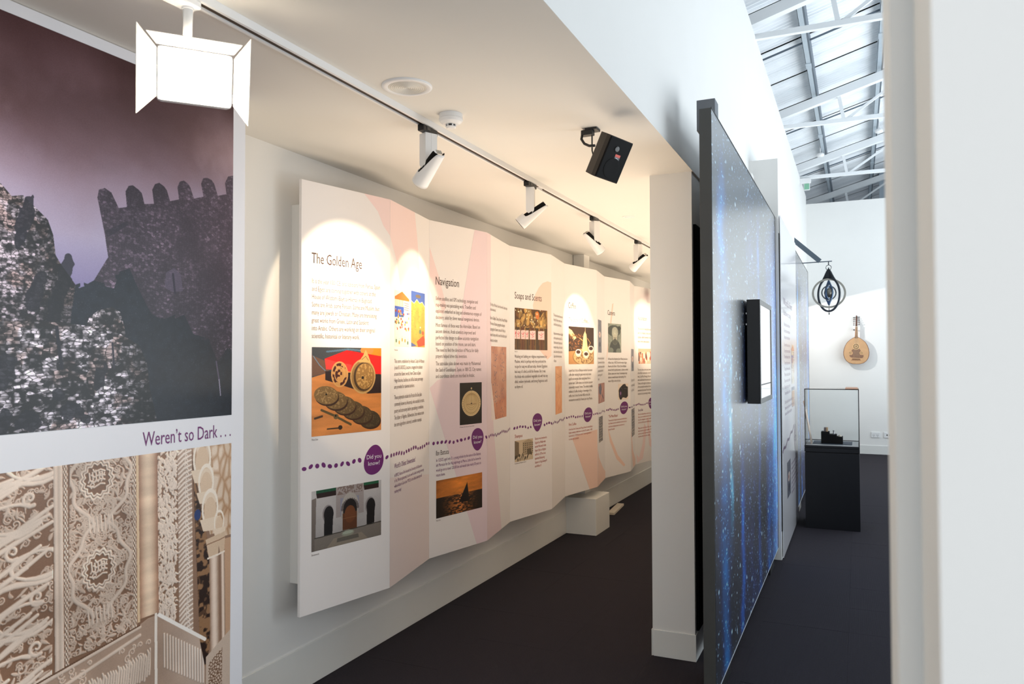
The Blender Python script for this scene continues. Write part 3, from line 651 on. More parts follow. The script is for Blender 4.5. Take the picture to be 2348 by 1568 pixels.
def ph_disc(c):
    c.a[:] = (26, 22, 18); c.ell(.52, .5, .43, .36, (206, 178, 128)); c.ring(.52, .5, .43, .36, .9, (226, 200, 152)); c.ring(.52, .5, .34, .285, .92, (150, 118, 72)); 
    for k in range(36): a = k*math.pi/18; c.line([(.52+.37*math.cos(a), .5+.31*math.sin(a)*1.0), (.52+.41*math.cos(a), .5+.345*math.sin(a))], 1.2, (120, 92, 56))
    for k in range(5): c.ring(.52, .38+.02*k, .1+.04*k, .09+.035*k, .93, (160, 126, 78))
    c.line([(.52, .16), (.52, .5)], 1.5, (90, 66, 36)); c.ell(.52, .5, .022, .02, (16, 12, 8)); c.line([(.3, .52), (.74, .52)], 1.3, (120, 90, 52)); c.ell(.52, .14, .03, .03, (206, 178, 128))
def ph_dhow(c):
    c.grad((112, 62, 24), (206, 124, 52)); g = np.clip(1-np.hypot((c.X-.55)*1.1, c.Y*1.1), 0, 1); c.a = c.a+np.array((110, 70, 24))*g[..., None]; n = fbm(c.h, c.w, 8, 4, 4); c.mul(.72+.5*n)
    s = c.pmask([(0, .47), (1, .47), (1, 1), (0, 1)]); w = vnoise(c.h, c.w, 60, 26); gl = np.clip(1-abs(c.X-.5)*2.4, 0, 1); w2 = 22+(w > .55)*gl*130+gl*26; c.a = np.where(s[..., None], np.stack([w2*1.25, w2*.75, w2*.36], -1), c.a)
    c.poly([(.49, .66), (.66, .2), (.68, .42), (.7, .66)], (18, 10, 8)); c.poly([(.48, .66), (.75, .62), (.7, .72), (.54, .73)], (16, 8, 6)); c.line([(.66, .2), (.5, .66)], 1.5, (10, 6, 4))
def ph_chart(c):   # generic old parchment sheet
    c.a[:] = (206, 150, 122); n = fbm(c.h, c.w, 7, 4, 4); c.a = np.array((222, 172, 140))*n[..., None]+np.array((176, 110, 84))*(1-n)[..., None]; rr = random.Random(6)
    for k in range(110): x = rr.choice((rr.gauss(.25, .08), rr.gauss(.72, .09))); c.ell(x, rr.random(), .014, .012, (84, 78, 96), 0, .8)
    for k in range(7): c.line([(rr.random(), 0), (rr.random(), 1)], .8, (150, 96, 76), .6)
    c.poly([(0, .8), (1, .7), (1, 1), (0, 1)], (206, 110, 60), .35)
    c.poly([(-.1, .5), (.02, .5), (.3, 1.1), (-.1, 1.1)], (238, 222, 216))
def ph_perfume(c):
    c.a[:] = (96, 62, 24); rr = random.Random(8); n = fbm(c.h, c.w, 12, 12, 3); c.mul(.5+n)
    for k in range(90): x, y = rr.random(), rr.uniform(.02, .5); q = rr.uniform(.5, 1); c.ell(x, y, rr.uniform(.012, .045), rr.uniform(.02, .07), (226*q, 176*q, 96*q), rr.random(), .85)
    for k in range(30): c.ell(rr.random(), rr.uniform(0, .45), .01, .012, (255, 240, 200))
    c.ell(.68, .14, .06, .07, (212, 118, 50)); c.ell(.67, .11, .02, .02, (250, 200, 150))
    for k in range(7): x = .02+.145*k; c.poly([(x, .46), (x+.12, .46), (x+.12, 1), (x, 1)], (70+20*(k % 2), 46, 18)); c.line([(x+.02, .5), (x+.02, 1)], 1.5, (190, 140, 60)); c.line([(x+.1, .5), (x+.1, 1)], 1, (150, 110, 50))
    for k, (xa, xb) in enumerate(((0, .04), (.05, .16), (.18, .3), (.31, .41), (.44, .62), (.7, .9))):
        c.poly([(xa, .53), (xb, .52), (xb, .74), (xa, .74)], (240, 206, 200)); m = (xa+xb)/2; q = (xb-xa)
        c.line([(xa+.15*q, .6), (m, .64), (xb-.15*q, .58)], 2, (206, 40, 60)); c.line([(m-.1*q, .69), (m+.2*q, .66)], 2, (206, 40, 60)); c.line([(m, .56), (m+.05*q, .61)], 2, (206, 40, 60))
def ph_street(c):
    c.a[:] = (206, 186, 156); c.poly([(0, 0), (.22, .1), (.22, .75), (0, .9)], (120, 104, 84)); c.poly([(.42, .12), (.75, 0), (.95, .1), (1, .7), (.42, .72)], (176, 156, 128)); rr = random.Random(9)
    for i in range(5):
        for j in range(6): c.poly([(.46+.1*j, .16+.1*i), (.5+.1*j, .16+.1*i), (.5+.1*j, .22+.1*i), (.46+.1*j, .22+.1*i)], (80, 68, 54))
    for k in range(22): x, y = rr.random(), rr.uniform(.68, .95); c.ell(x, y, .018, .05, (50, 42, 34))
    c.line([(0, .72), (1, .7)], 1.5, (90, 76, 60)); c.ell(.78, .6, .12, .1, (110, 96, 76))
def ph_oldmap(c):
    n = fbm(c.h, c.w, 9, 4, 4); c.a = np.array((240, 186, 130))*n[..., None]+np.array((222, 140, 84))*(1-n)[..., None]
    for k in range(9): c.line([(random.random(), random.random()), (random.random(), random.random())], 1, (176, 104, 60), .6)
def ph_coffee(c):
    c.a[:] = (54, 36, 26); c.poly([(0, .66), (1, .6), (1, 1), (0, 1)], (196, 140, 84)); c.poly([(0, .05), (.12, .1), (.3, .3), (.2, .36), (0, .2)], (226, 190, 140)); rr = random.Random(11)
    for k in range(170): c.ell(rr.uniform(0, .55), rr.uniform(.2, .62), .016, .013, rr.choice(((70, 42, 24), (150, 100, 56), (104, 66, 36))))
    c.ell(.58, .8, .43, .17, (206, 172, 118)); c.ring(.58, .8, .43, .17, .85, (150, 110, 60)); n = vnoise(c.h, c.w, 34, 34); c.put((c.emask(.58, .8, .36, .14) < 1) & (n > .58), (140, 100, 60))
    c.poly([(.52, .64), (.55, .4), (.58, .2), (.64, .1), (.7, .2), (.72, .4), (.76, .64)], (222, 190, 140)); c.ell(.64, .58, .12, .1, (230, 200, 150)); c.line([(.65, .02), (.65, .12)], 3, (236, 214, 170)); c.line([(.74, .3), (.86, .42), (.76, .55)], 3.5, (190, 150, 96)); c.line([(.54, .36), (.42, .3)], 4, (200, 160, 100)); c.line([(.6, .24), (.59, .6)], 2, (255, 244, 220))
    for x, y in ((.37, .67), (.68, .72), (.88, .57)): c.ell(x, y+.03, .11, .075, (236, 220, 196)); c.ell(x, y, .11, .055, (250, 240, 226)); c.ell(x, y+.005, .08, .036, (70, 40, 20))
def ph_portrait(c):
    n = fbm(c.h, c.w, 8, 6, 3); c.a = np.array((170, 176, 160))*n[..., None]+np.array((120, 126, 116))*(1-n)[..., None]; c.ell(.45, .25, .5, .2, (74, 80, 76)); c.ell(.52, .85, .4, .3, (66, 72, 70)); c.ell(.52, .3, .24, .2, (206, 206, 188)); 
    for k in range(5): c.ring(.52, .42, .1+.04*k, .12+.05*k, .86, (110, 114, 104))
    c.ell(.52, .5, .15, .14, (190, 186, 166)); c.ell(.52, .62, .13, .11, (84, 86, 80)); c.line([(.44, .48), (.49, .48)], 2, (50, 52, 48)); c.line([(.55, .48), (.6, .48)], 2, (50, 52, 48)); c.line([(.52, .49), (.51, .55)], 2, (120, 116, 100)); c.ell(.2, .93, .2, .1, (120, 128, 118)); c.ell(.8, .95, .2, .1, (120, 128, 118)); c.ell(.85, .15, .12, .08, (60, 66, 62))
def ph_grey(c):
    n = fbm(c.h, c.w, 9, 5, 4); c.a = np.array((150, 150, 158))*n[..., None]+np.array((86, 88, 100))*(1-n)[..., None]; c.ell(.5, .45, .3, .14, (222, 200, 190)); c.ell(.5, .75, .22, .12, (60, 60, 70)); c.ell(.4, .44, .1, .05, (190, 110, 90))
def ph_eng(c):
    c.a[:] = (196, 180, 160); v, e = voro(c.w, c.h, 9, 12); c.put(e < .35, (82, 80, 84)); c.put(v < .3, (110, 104, 104)); c.poly([(.1, .08), (.9, .08), (.9, .9), (.1, .9)], (90, 88, 92), .4)
    for k in range(8): c.line([(.2, .15+.1*k), (.8, .15+.1*k)], 2, (220, 208, 190), .7)
def ph_tools(c):
    n = fbm(c.h, c.w, 9, 9, 3); c.a = np.array((196, 130, 100))*n[..., None]+np.array((150, 110, 110))*(1-n)[..., None]; c.line([(.1, .2), (.8, .8)], 6, (80, 70, 80)); c.line([(.8, .1), (.3, .9)], 5, (226, 170, 140)); c.ell(.3, .3, .2, .16, (90, 84, 100))
def ph_scene(c):
    c.a[:] = (222, 196, 170); rr = random.Random(12)
    for k in range(40): c.ell(rr.random(), rr.uniform(.25, .9), .05, .09, rr.choice(((176, 80, 60), (226, 190, 170), (110, 84, 80), (206, 130, 96), (240, 226, 206))))
    c.poly([(0, 0), (1, 0), (1, .18), (0, .22)], (206, 176, 150))
def ph_camera(c):
    c.a[:] = (238, 222, 206); c.poly([(.35, .14), (.5, .04), (.72, .02), (.8, .16), (.98, .22), (.98, .8), (.8, .92), (.5, .86), (.2, .95), (.08, .8), (.06, .4), (.15, .26)], (38, 32, 30)); c.ell(.27, .62, .2, .29, (26, 22, 22)); c.ring(.27, .62, .2, .29, .82, (90, 80, 74)); c.ell(.26, .63, .12, .18, (60, 40, 66)); c.ell(.25, .6, .05, .08, (170, 120, 170)); c.line([(.6, .3), (.9, .34)], 2, (110, 100, 92)); c.line([(.62, .4), (.64, .82)], 2, (84, 76, 70)); c.poly([(.5, .08), (.7, .05), (.74, .18), (.48, .2)], (56, 48, 44))

T_ = {}
def photo(k, box4, fn, nm, w, h): return print_quad('photo', box4, FR[k], fill_photo(fn, w, h, nm), LEAF[k])
def shape(k, pts, m, name='printed_swirl', off=0.0004): return obj(name, plate(BM(), pts, FR[k], off), m, LEAF[k])
def dots(k, u0, u1, z, n, r=0.0098):
    b = BM(); rr = random.Random(k*7+n)
    for i in range(n):
        u = u0+(u1-u0)*i/max(1, n-1); zz = z+rr.uniform(-.004, .004)+0.006*math.sin(i*.9); a = rr.uniform(-.9, .9); p, q = r*rr.uniform(.95, 1.3), r*rr.uniform(.75, .95)
        plate(b, [(u+p*math.cos(t)*math.cos(a)-q*math.sin(t)*math.sin(a), zz+p*math.cos(t)*math.sin(a)+q*math.sin(t)*math.cos(a)) for t in np.linspace(0, 6.283, 13)[:-1]], FR[k], 0.0007)
    o = obj('dotted_line', b, PURPLE, LEAF[k]); o['kind'] = 'stuff'
def bubble(k, u0, u1, z0, z1, style):
    uc, zc, ru, rz = (u0+u1)/2, (z0+z1)/2, (u1-u0)/2, (z1-z0)/2; pts = []
    for t in np.linspace(0, 6.283, 41)[:-1]:
        x, y = math.cos(t), math.sin(t)
        if style == 0: w = 1-.22*(y*.5+.5)
        elif style == 1: w = 1-.25*(.5-y*.5)
        elif style == 2: w = 1-.38*(.5-y*.5)**1.3
        else: w = 1-.15*(.5-y*.5)
        sx = (.16*y if style in (0, 3) else 0); pts.append((uc+ru*(x*w+sx*.6), zc+rz*y))
    shape(k, pts, PURPLE, 'speech_bubble', 0.0008)
    letter('bubble_lettering', 'Did you\nknow?', (uc-ru*.66, uc+ru*.66, zc+rz*.36, zc-rz*.36), FR[k], WHITEP, LEAF[k], 0.0013, 'CENTER', .62)
def _stuff(o): o['kind'] = 'stuff'
def head(k, txt, u0, u1, zt=2.181, zb=2.13, m=None): letter('heading_lettering', txt, (u0, u1, zt, zb), FR[k], m or BROWNH, LEAF[k])
def para(k, txt, u0, u1, zt, zb, m=None): _stuff(letter('paragraph_lettering', txt, (u0, u1, zt, zb), FR[k], m or BROWNT, LEAF[k], 0.001, 'LEFT', .6))
def cap(k, txt, u0, u1, z): letter('credit_lettering', txt, (u0, u1, z+.004, z-.005), FR[k], BROWNT, LEAF[k])
D = 1.132
# first wide panel
shape(0, [(.402, 2.529), (.5896, 2.529), (.5896, 2.332), (.54, 2.38), (.50, 2.45)], PINK)
head(0, 'The Golden Age', .062, .387)
para(0, 'It is the year 1001CE, and scholars from Persia, Spain\nand Egypt are coming together with others at the\nHouse of Wisdom (Bayt al-Hikma) in Baghdad.\nSome are Arab, some Persian. Some are Muslim, but\nmany are Jewish or Christian. Many are translating\ngreat works from Greek, Latin and Sanskrit\ninto Arabic. Others are working on their original\nscientific, historical or literary work.', .063, .516, 2.055, 1.763)
photo(0, (.065, .526, 1.719, 1.283), ph_astrolabe, 'astrolabe_print', 300, 290); cap(0, 'Photo: Evan', .066, .104, 1.269)
photo(0, (.067, .527, 1.018, .726), ph_court, 'courtyard_print', 300, 200); cap(0, 'Shutterstock', .067, .114, .711)
dots(0, .022, .375, D, 10, .0125); bubble(0, .397, .553, 1.052, 1.208, 0); dots(0, .569, .569, D+.004, 1, .011)
# first narrow panel
shape(1, [(.001, 2.529), (.373, 2.529), (.42, 2.36), (.45, 2.2), (.366, 1.9), (.20, 1.95), (.10, 2.2), (.001, 2.33)], PINK)
shape(1, [(.001, 1.02), (.623, .95), (.623, .431), (.001, .431)], mat('faint_pink_print', (236, 222, 219), .45))
print_quad('photo', (.067, .283, 2.042, 1.732), FR[1], fill_photo(ph_story, 120, 190, 'painted_gathering_print'), LEAF[1])
print_quad('photo', (.315, .543, 2.061, 1.733), FR[1], fill_photo(ph_tent, 120, 190, 'painted_tent_print'), LEAF[1])
cap(1, 'Photo: Evan', .065, .11, 1.712)
para(1, 'This centre, established by Abbasid Caliph Al-Mamun\n(ruled 813-833CE), became a magnet for scholars\naround the Islamic world, from China to Spain.\nHuge libraries, facilities and official state patronage\nare provided for talented scholars.', .062, .533, 1.661, 1.498)
para(1, 'These polymaths include the Persian Ibn Sina (also\ncommonly known as Avicenna), who excelled in maths,\npoetry and astronomy before specialising in medicine.\nThe father of Algebra, Alkhwarizmi, from whose name\nthe term algorithm is derived, is another example.', .062, .534, 1.462, 1.29)
dots(1, .02, .615, D+.004, 17, .0115)
head(1, 'World\u2019s Oldest Universities!', .064, .383, 1.088, 1.060, PURPT)
para(1, 'In 859CE, Fatima al-Fihri founded the University of al-Karaouine\nin Fez, Morocco (pictured). It is the world\u2019s oldest running university\nwhile al-Azhar in Cairo (est. 970CE) is the oldest university still\nteaching today!', .064, .527, 1.032, .926, PURPT)
# navigation
shape(2, [(.004, 1.481), (.08, 1.53), (.24, 1.56), (.34, 2.1), (.45, 2.529), (.5816, 2.529), (.5816, .431), (.468, .431)], PINK2)
shape(2, [(.004, 2.36), (.10, 2.16), (.16, 2.0), (.10, 1.9), (.004, 2.10)], PINK, off=.0003)
head(2, 'Navigation', .06, .286)
para(2, 'Before satellites and GPS technology, navigation and\nmap-making was painstaking work. Travellers and\nexplorers embarked on long and adventurous voyages of\ndiscovery, aided by clever manual navigational devices.', .06, .522, 2.057, 1.914)
para(2, 'Most famous of these was the Astrolabe. Based on\nancient devices, Arab scientists improved and\nperfected the design to allow accurate navigation\nbased on position of the moon, sun and stars.\nThe need to find the direction of Mecca for daily\nprayers helped drive this invention.', .06, .505, 1.889, 1.669)
para(2, 'The astrolabe plate shown was made by Muhammad\nibn Said of Guadalajara, Spain, in 1081CE. City names\nand coordinate labels are inscribed in Arabic.', .06, .518, 1.646, 1.543)
photo(2, (.294, .524, 1.506, 1.231), ph_disc, 'astrolabe_plate_print', 170, 200); cap(2, '\u00a9 Museum of the History of Science, Oxford', .293, .442, 1.219)
dots(2, .04, .385, D+.002, 10, .0115); bubble(2, .404, .552, 1.05, 1.20, 1); dots(2, .573, .573, D-.004, 1, .011)
head(2, 'Ibn Battuta', .063, .185, 1.088, 1.058)
para(2, 'In 1325CE, aged only 21, a young scholar by the name of Ibn Battuta\nleft Morocco for the Hajj pilgrimage to Mecca. Little did he know he\nwould go on to travel 120,000 km and would take nearly 30 years to\nreturn home.', .063, .515, 1.037, .926, PURPT)
photo(2, (.064, .527, .9, .665), ph_dhow, 'sailing_boat_print', 300, 160); cap(2, 'Photo: Evan', .064, .105, .652)
# map panel
shape(3, [(.0, 2.529), (.10, 2.529), (.10, 1.9), (.16, 1.2), (.374, .431), (0, .431)], PINK2)
para(3, 'The Map of Piri Reis: One of the world\u2019s oldest maps\nof the Americas!', .082, .548, 2.053, 1.999); para(3, 'Born in Gallipoli, Turkey, Admiral Ahmed Muhiddin\nPiri was an Ottoman geographer and expert\ncartographer. Known to most as Piri Reis, he\nmade this map, which is one of the oldest maps of\nAmerica in existence.', .081, .547, 1.962, 1.783)
photo(3, (.104, .519, 1.752, 1.235), ph_chart, 'old_chart_print', 160, 210)
dots(3, .05, .615, D-.004, 16, .011)
# soaps and scents
shape(4, [(.326, 2.091), (.36, 2.18), (.411, 2.237), (.47, 2.28), (.544, 2.302), (.604, 2.297), (.604, 1.69), (.54, 1.66), (.408, 1.744)], PEACH)
head(4, 'Soaps and Scents', .068, .454)
photo(4, (.068, .541, 2.059, 1.735), ph_perfume, 'perfume_bottles_print', 240, 170); cap(4, 'Photo: Evan', .068, .105, 1.722)
para(4, 'Washing and bathing are religious requirements for\nMuslims, which is perhaps why they perfected the\nrecipe for soap we still use today. Ancient Egyptians\nhad soap of a kind, as did the Romans. But it was\nthe Arabs who combined vegetable oils with the key\nalkali, sodium hydroxide, and strong fragrances such\nas thyme oil.', .066, .543, 1.696, 1.439)
dots(4, .06, .288, D, 7, .0115); bubble(4, .302, .468, 1.083, 1.229, 2); dots(4, .492, .598, D, 4, .0115)
head(4, 'Shampoo', .064, .17, 1.083, 1.057, REDT)
photo(4, (.064, .319, 1.035, .872), ph_street, 'street_engraving_print', 130, 85); cap(4, 'Royal Baths and Brighton Pavilion', .064, .22, .862)
para(4, 'Shampoo was introduced to\nEngland by a Muslim who\nopened Mahomed\u2019s Indian\nVapour Baths on Brighton\nseafront in 1759 and was\nappointed Shampooing\nSurgeon to Kings George IV\nand William IV.', .347, .527, 1.038, .80, REDT)
# narrow text panel
para(5, 'The soaps and scents of the east were\nbrought to Europe by traders, who\ncarried them by land and by sea.\n\nRecipes were written down in Baghdad\nand then copied in many cities. The\nfirst hard soap with a pleasant scent\nwas made in Aleppo, of olive oil and\nlaurel. Later the craft was carried to\nSpain, and from there to the rest\nof Europe.', .091, .51, 2.048, 1.638)
photo(5, (.159, .453, 1.602, 1.193), ph_oldmap, 'orange_map_print', 90, 130); dots(5, .04, .585, D-.004, 16, .011)
# coffee
shape(6, [(.128, .94), (.3, .965), (.618, .985), (.618, .431), (.456, .431)], PEACH)
head(6, 'Coffee', .066, .207); head(6, 'The Story of Coffee...', .073, .455, 2.045, 2.006, BROWNT)
photo(6, (.069, .553, 1.964, 1.617), ph_coffee, 'coffee_set_print', 200, 150)
para(6, 'Legend has it that an Ethiopian herder discovered\ncoffee after noticing his goats were much more\nplayful and energetic after eating beans from a\ncertain bush. Coffee beans soon became a popular\ncommodity in nearby Yemen. The earliest credible\nevidence of coffee drinking or knowledge of the\ncoffee tree is from the mid-1400s in the Sufi\nmonasteries around the Yemeni port city, Mocha.', .069, .526, 1.573, 1.28)
dots(6, .03, .315, D, 8, .0115); bubble(6, .336, .525, 1.068, 1.206, 3); dots(6, .545, .612, D+.003, 3, .011)
head(6, 'First Coffee', .065, .204, 1.081, 1.057, REDT)
para(6, 'A merchant from Turkey named Pasqua Rosee first sold coffee in\nEngland, opening a coffee house in Lombard St. London, in 1650.\nIt advertised as \u201cA Wholesome drink\u201d. His beverage went on\nto create quite a sensation.', .065, .52, 1.033, .927, REDT)
# narrow picture panel
photo(7, (.077, .325, 2.054, 1.729), ph_grey, 'grey_picture_print', 60, 90); photo(7, (.078, .537, 1.422, 1.226), ph_tools, 'tool_picture_print', 100, 60); photo(7, (.102, .386, 1.092, .841), ph_eng, 'engraved_page_print', 70, 90)
para(7, 'At the same time scholars in\nCairo wrote the first full book\non how the eye sees, and then\ntested each idea by trial,\nover many years of\nstudy.', .063, .548, 1.686, 1.456); dots(7, .03, .565, D-.002, 14, .0105)
shape(7, [(.02, .80), (.10, .70), (.40, .56), (.571, .50), (.571, .431), (0, .431)], PEACH)
# camera
head(8, 'Camera', .067, .23); photo(8, (.075, .372, 2.042, 1.735), ph_portrait, 'engraved_portrait_print', 110, 110)
para(8, 'Al-Hasan Ibn al-Haytham (Latin: Alhazen) was born\nin Basra, Iraq, in 965CE but lived mostly in Egypt.\nKnown as the Father of Optics, Ibn al-Haytham\ninvented the first pinhole camera, a device on which\nall later cameras were based. He developed many\nadvances towards human understanding of the\nnature of light, vision and optics.', .071, .527, 1.68, 1.424)
photo(8, (.293, .527, 1.399, 1.227), ph_camera, 'camera_print', 100, 76); shape(8, [(.17, 2.25), (.20, 2.26), (.12, 1.9), (.02, 1.6)], PEACH); shape(8, [(.06, .95), (.10, .80), (.25, .60), (.42, .50), (.45, .52), (.28, .64), (.14, .82)], PEACH)
dots(8, .04, .29, D, 8, .0115); bubble(8, .327, .531, 1.068, 1.205, 3); dots(8, .552, .572, D, 2, .010)
head(8, '\u201cThe Moon Illusion\u201d', .074, .288, 1.078, 1.051, REDT)
para(8, 'The moon looks much larger as it comes up past the hills than later at\nnight. Alhazen was the first to explain that it is all in the mind, and so\nwas an illusion of judgement rather than one of the air or of\nthe eye of the watcher.', .073, .496, 1.031, .917, REDT)
photo(9, (.13, .50, 1.102, .791), ph_eng, 'dark_page_print', 70, 70); photo(9, (.13, .44, 1.779, 1.529), ph_grey, 'small_grey_print', 60, 60)
para(9, 'Smallpox was one of the\nworst sicknesses of all, and\nevery family feared it.', .12, .54, 1.446, 1.30)
dots(9, .03, .565, D-.002, 14, .0105); shape(9, [(.05, .9), (.30, .62), (.578, .50), (.578, .431), (.30, .431), (.10, .62)], PEACH)
head(10, 'Vaccination', .084, .336); para(10, 'The practice of inoculation was first\nseen by Europeans in the city of\nIstanbul, where the wife of the\nenvoy wrote home about it.', .082, .50, 2.045, 1.864)
photo(10, (.095, .50, 1.791, 1.61), ph_scene, 'painted_street_print', 130, 60)
para(10, 'The story, then as the sister (servant\nof the British ambassador to the Otto-\nman), Lady Mary Montagu, She had\nwith wonderment the practice of immun-\nTurkey, and brought it to Britain on re-\nof the successful variolation of her son\npopulation they knew. She used her own\nexperience by promoting it widely.', .075, .50, 1.553, 1.244)
dots(10, .03, .345, D-.005, 10, .011); bubble(10, .358, .519, 1.06, 1.195, 1); head(10, 'Son at Risk', .08, .21, 1.076, 1.047, PURPT)
para(10, 'She inoculated her own son, and\nthen, as an outbreak came to the\ncity, her daughter as well, with the\ndoctors of the court looking on.\n\nMany were not sure of the new way,\nbut it saved a great number of lives\nand so opened the way to the safe\nvaccines that we have today.', .079, .50, 1.022, .739, REDT)
shape(10, [(.02, .55), (.10, .50), (.20, .66), (.24, .9), (.30, .85), (.26, .62), (.20, .48), (.05, .44)], PINK); shape(10, [(.32, .95), (.36, .96), (.42, .70), (.52, .62), (.50, .56), (.38, .62)], PINK)
# small red and blue pennant hung past the last panels
pen = thing('pennant', 'tiny red and dark blue pennant hanging by the last display panels', 'pennant', (-2.24, 9.14, 2.32))
obj('pennant_cloth', bx(-2.262, -2.255, 9.06, 9.20, 2.40, 2.455), mat('red_cloth', (196, 30, 34), .8, .2), pen); obj('pennant_cloth', bx(-2.262, -2.255, 9.06, 9.20, 2.455, 2.51), mat('navy_cloth', (28, 30, 44), .8, .2), pen); obj('pennant_cloth', bx(-2.262, -2.255, 9.06, 9.18, 2.36, 2.40), mat('blue_cloth', (70, 62, 120), .8, .2), pen)
obj('cord', tube(BM(), [(-2.258, 9.13, 2.50), (-2.29, 9.15, 2.525)], .003, 6), BLACK, pen)

# plinth and boxed post behind the display, offcut on the floor
tag(obj('plinth', bx(-2.57, -2.265, 6.93, 7.36, -.005, .344, bev=.003), TRIM), 'small white box plinth on the carpet under the folded display', 'plinth')
tag(obj('boxed_post', bx(-2.565, -2.452, 7.165, 7.33, .344, 2.70, bev=.002), WALL), 'slim white boxed post standing on the plinth behind the display', 'post')
q = BM(); Mo = frame((-2.40, 7.98, 0.0), (-.12, .99, 0), (.99, .12, 0))
prism(q, [(-.05, 0.0), (.52, 0.0), (.52, .022), (-.05, .022)], .075, frame((-2.47, 7.98, 0.0), (-.10, .995, 0), (.995, .10, 0)))
tag(obj('timber_offcut', q, mat('pale_painted_timber', (226, 214, 196), .5, noise=.05)), 'pale painted timber strip lying on the carpet beside the plinth', 'offcut')

# ---------------------------------------------------------------- ceiling track and its lamps
XT = -1.7115
trk = thing('lighting_track', 'white lighting track fixed along the ceiling', 'lighting track', (XT, 5.0, 2.687))
b = bx(-1.735, -1.724, 0.2, 12.0, 2.674, 2.6995); box(b, -1.699, -1.688, 0.2, 12.0, 2.674, 2.6995); box(b, -1.724, -1.699, 0.2, 12.0, 2.688, 2.6995)
obj('rail', b, WMET, trk)
b = BM()
for ya, yb in ((0.2, 4.18), (4.27, 12.0)): box(b, -1.7235, -1.6995, ya, yb, 2.680, 2.6879)
obj('slot', b, mat('track_slot', (62, 48, 34), .6, .3), trk)
LENS = mat('lit_lens', (255, 244, 226), emit=(255, 236, 206), es=9.0)
def look(o, d, upv=Vector((0, 0, 1))):
    d = Vector(d).normalized(); r = d.cross(upv).normalized(); u = r.cross(d)
    return Matrix.Translation(o) @ Matrix((r, u, d)).transposed().to_4x4()       # z forward, y up
WARM = (1.0, 0.77, 0.52)
def spot(y, aim, label, power, size, lit=True, K=4.5):
    th = thing('track_spotlight', label, 'spotlight', (XT, y, 2.66), 'white spotlights on the ceiling track')
    pv = Vector((XT, y, 2.505)); d = (Vector(aim)-pv); az = Vector((d.x, d.y, 0)).normalized(); sd = Vector((-az.y, az.x, 0))
    obj('track_adapter', bx(XT-.016, XT+.016, y-.065, y+.055, 2.648, 2.6765, bev=.003), BLACK, th)
    obj('adapter_latch', bx(XT-.019, XT+.0185, y-.04, y-.01, 2.655, 2.672, bev=.002), mat('latch_grey', (60, 58, 56), .4), th)
    # driver box with a rounded lower end, split by a fine seam
    pts = [(-.024, .148), (-.024, .02)]+[(-.024*math.cos(t), .02-.024*math.sin(t)) for t in np.linspace(.2, math.pi-.2, 9)]+[(.024, .02), (.024, .148)]
    M = Matrix.Translation(Vector((XT, y, 2.4995))) @ Matrix((az, Vector((0, 0, 1)), -sd)).transposed().to_4x4()
    g = BM(); prism(g, pts, .030, M @ Matrix.Translation((0, 0, -.0305))); prism(g, pts, .030, M @ Matrix.Translation((0, 0, .0005)))
    obj('driver_box', g, WMET, th)
    Mh = look(pv-Vector((0, 0, .012)), d)
    # lamp shell: cut away on its upper side so that it clears the driver box
    n = 40; g = BM(); rows = 14; grid = []
    for i in range(n):
        a = 2*math.pi*i/n; upk = math.sin(a)      # 1 = upper side
        q = min(1, max(0, (.15-upk)/1.05)); q = q*q*(3-2*q); back = .030*(1-q)-.108*q
        col = []
        for j in range(rows+1):
            s = back+(.082-back)*j/rows; r = .0315+.0075*(s+.105)/.187
            col.append(g.verts.new(Mh @ Vector((r*math.cos(a), r*math.sin(a), s))))
        grid.append(col)
    for i in range(n):
        for j in range(rows): g.faces.new((grid[i][j], grid[(i+1) % n][j], grid[(i+1) % n][j+1], grid[i][j+1]))
    sh = obj('lamp_shell', g, WMET, th, smooth=True)
    sol = sh.modifiers.new('thickness', 'SOLIDIFY'); sol.thickness = .003; sol.offset = -1
    # black core inside, sloping the same way, with a row of cooling slots at its tail
    g = BM(); grid = []
    for i in range(n):
        a = 2*math.pi*i/n; upk = math.sin(a); q = min(1, max(0, (.80-upk)/.75)); q = q*q*(3-2*q); back = .034*(1-q)-.102*q; col = []
        for j in range(9):
            s = back+(.070-back)*j/8; r = .0305+.0068*(s+.105)/.187-.0030-.0022*max(0, -math.sin(a)); col.append(g.verts.new(Mh @ Vector((r*math.cos(a), r*math.sin(a), s))))
        grid.append(col)
    for i in range(n):
        for j in range(8): g.faces.new((grid[i][j], grid[(i+1) % n][j], grid[(i+1) % n][j+1], grid[i][j+1]))
    g.faces.new([c[0] for c in grid]); g.faces.new([c[-1] for c in grid][::-1])
    core = obj('heat_sink', g, BLACKM, th)
    g = BM()
    for k in range(5): box(g, -.012+.006*k-.0014, -.012+.006*k+.0014, -.012, .010, -.1035, -.1005, M=Mh)
    obj('cooling_slots', g, mat('slot_grey', (190, 186, 178), .5), core)
    g = BM(); lathe(g, [(.0375, .074), (.0375, .0835), (.034, .0835), (.034, .074)], 32, Mh, cap=False)
    obj('mouth_ring', g, BLACK, th)
    g = BM(); lathe(g, [(.0335, .0785), (.0335, .080)], 32, Mh); obj('lens', g, LENS if lit else WMET, th)
    lamp('spot_beam', 'SPOT', Mh @ Vector((0, 0, .09)), aim, power*1.25, WARM, spot_size=R(size*.86), spot_blend=1.0, shadow_soft_size=.02)
    lamp('spot_spill', 'SPOT', Mh @ Vector((0, 0, .09)), aim, power*0.55, WARM, spot_size=R(size*1.12), spot_blend=.14, shadow_soft_size=.02)
SPC = 'white track spotlight '
spot(2.90, (-2.37, 3.22, 1.98), SPC+'nearest the bright floodlight, aimed at the first wide panel', 46, 52)
spot(4.055, (-2.36, 3.86, 1.93), SPC+'second along the track, aimed back at the painted pictures', 46, 50)
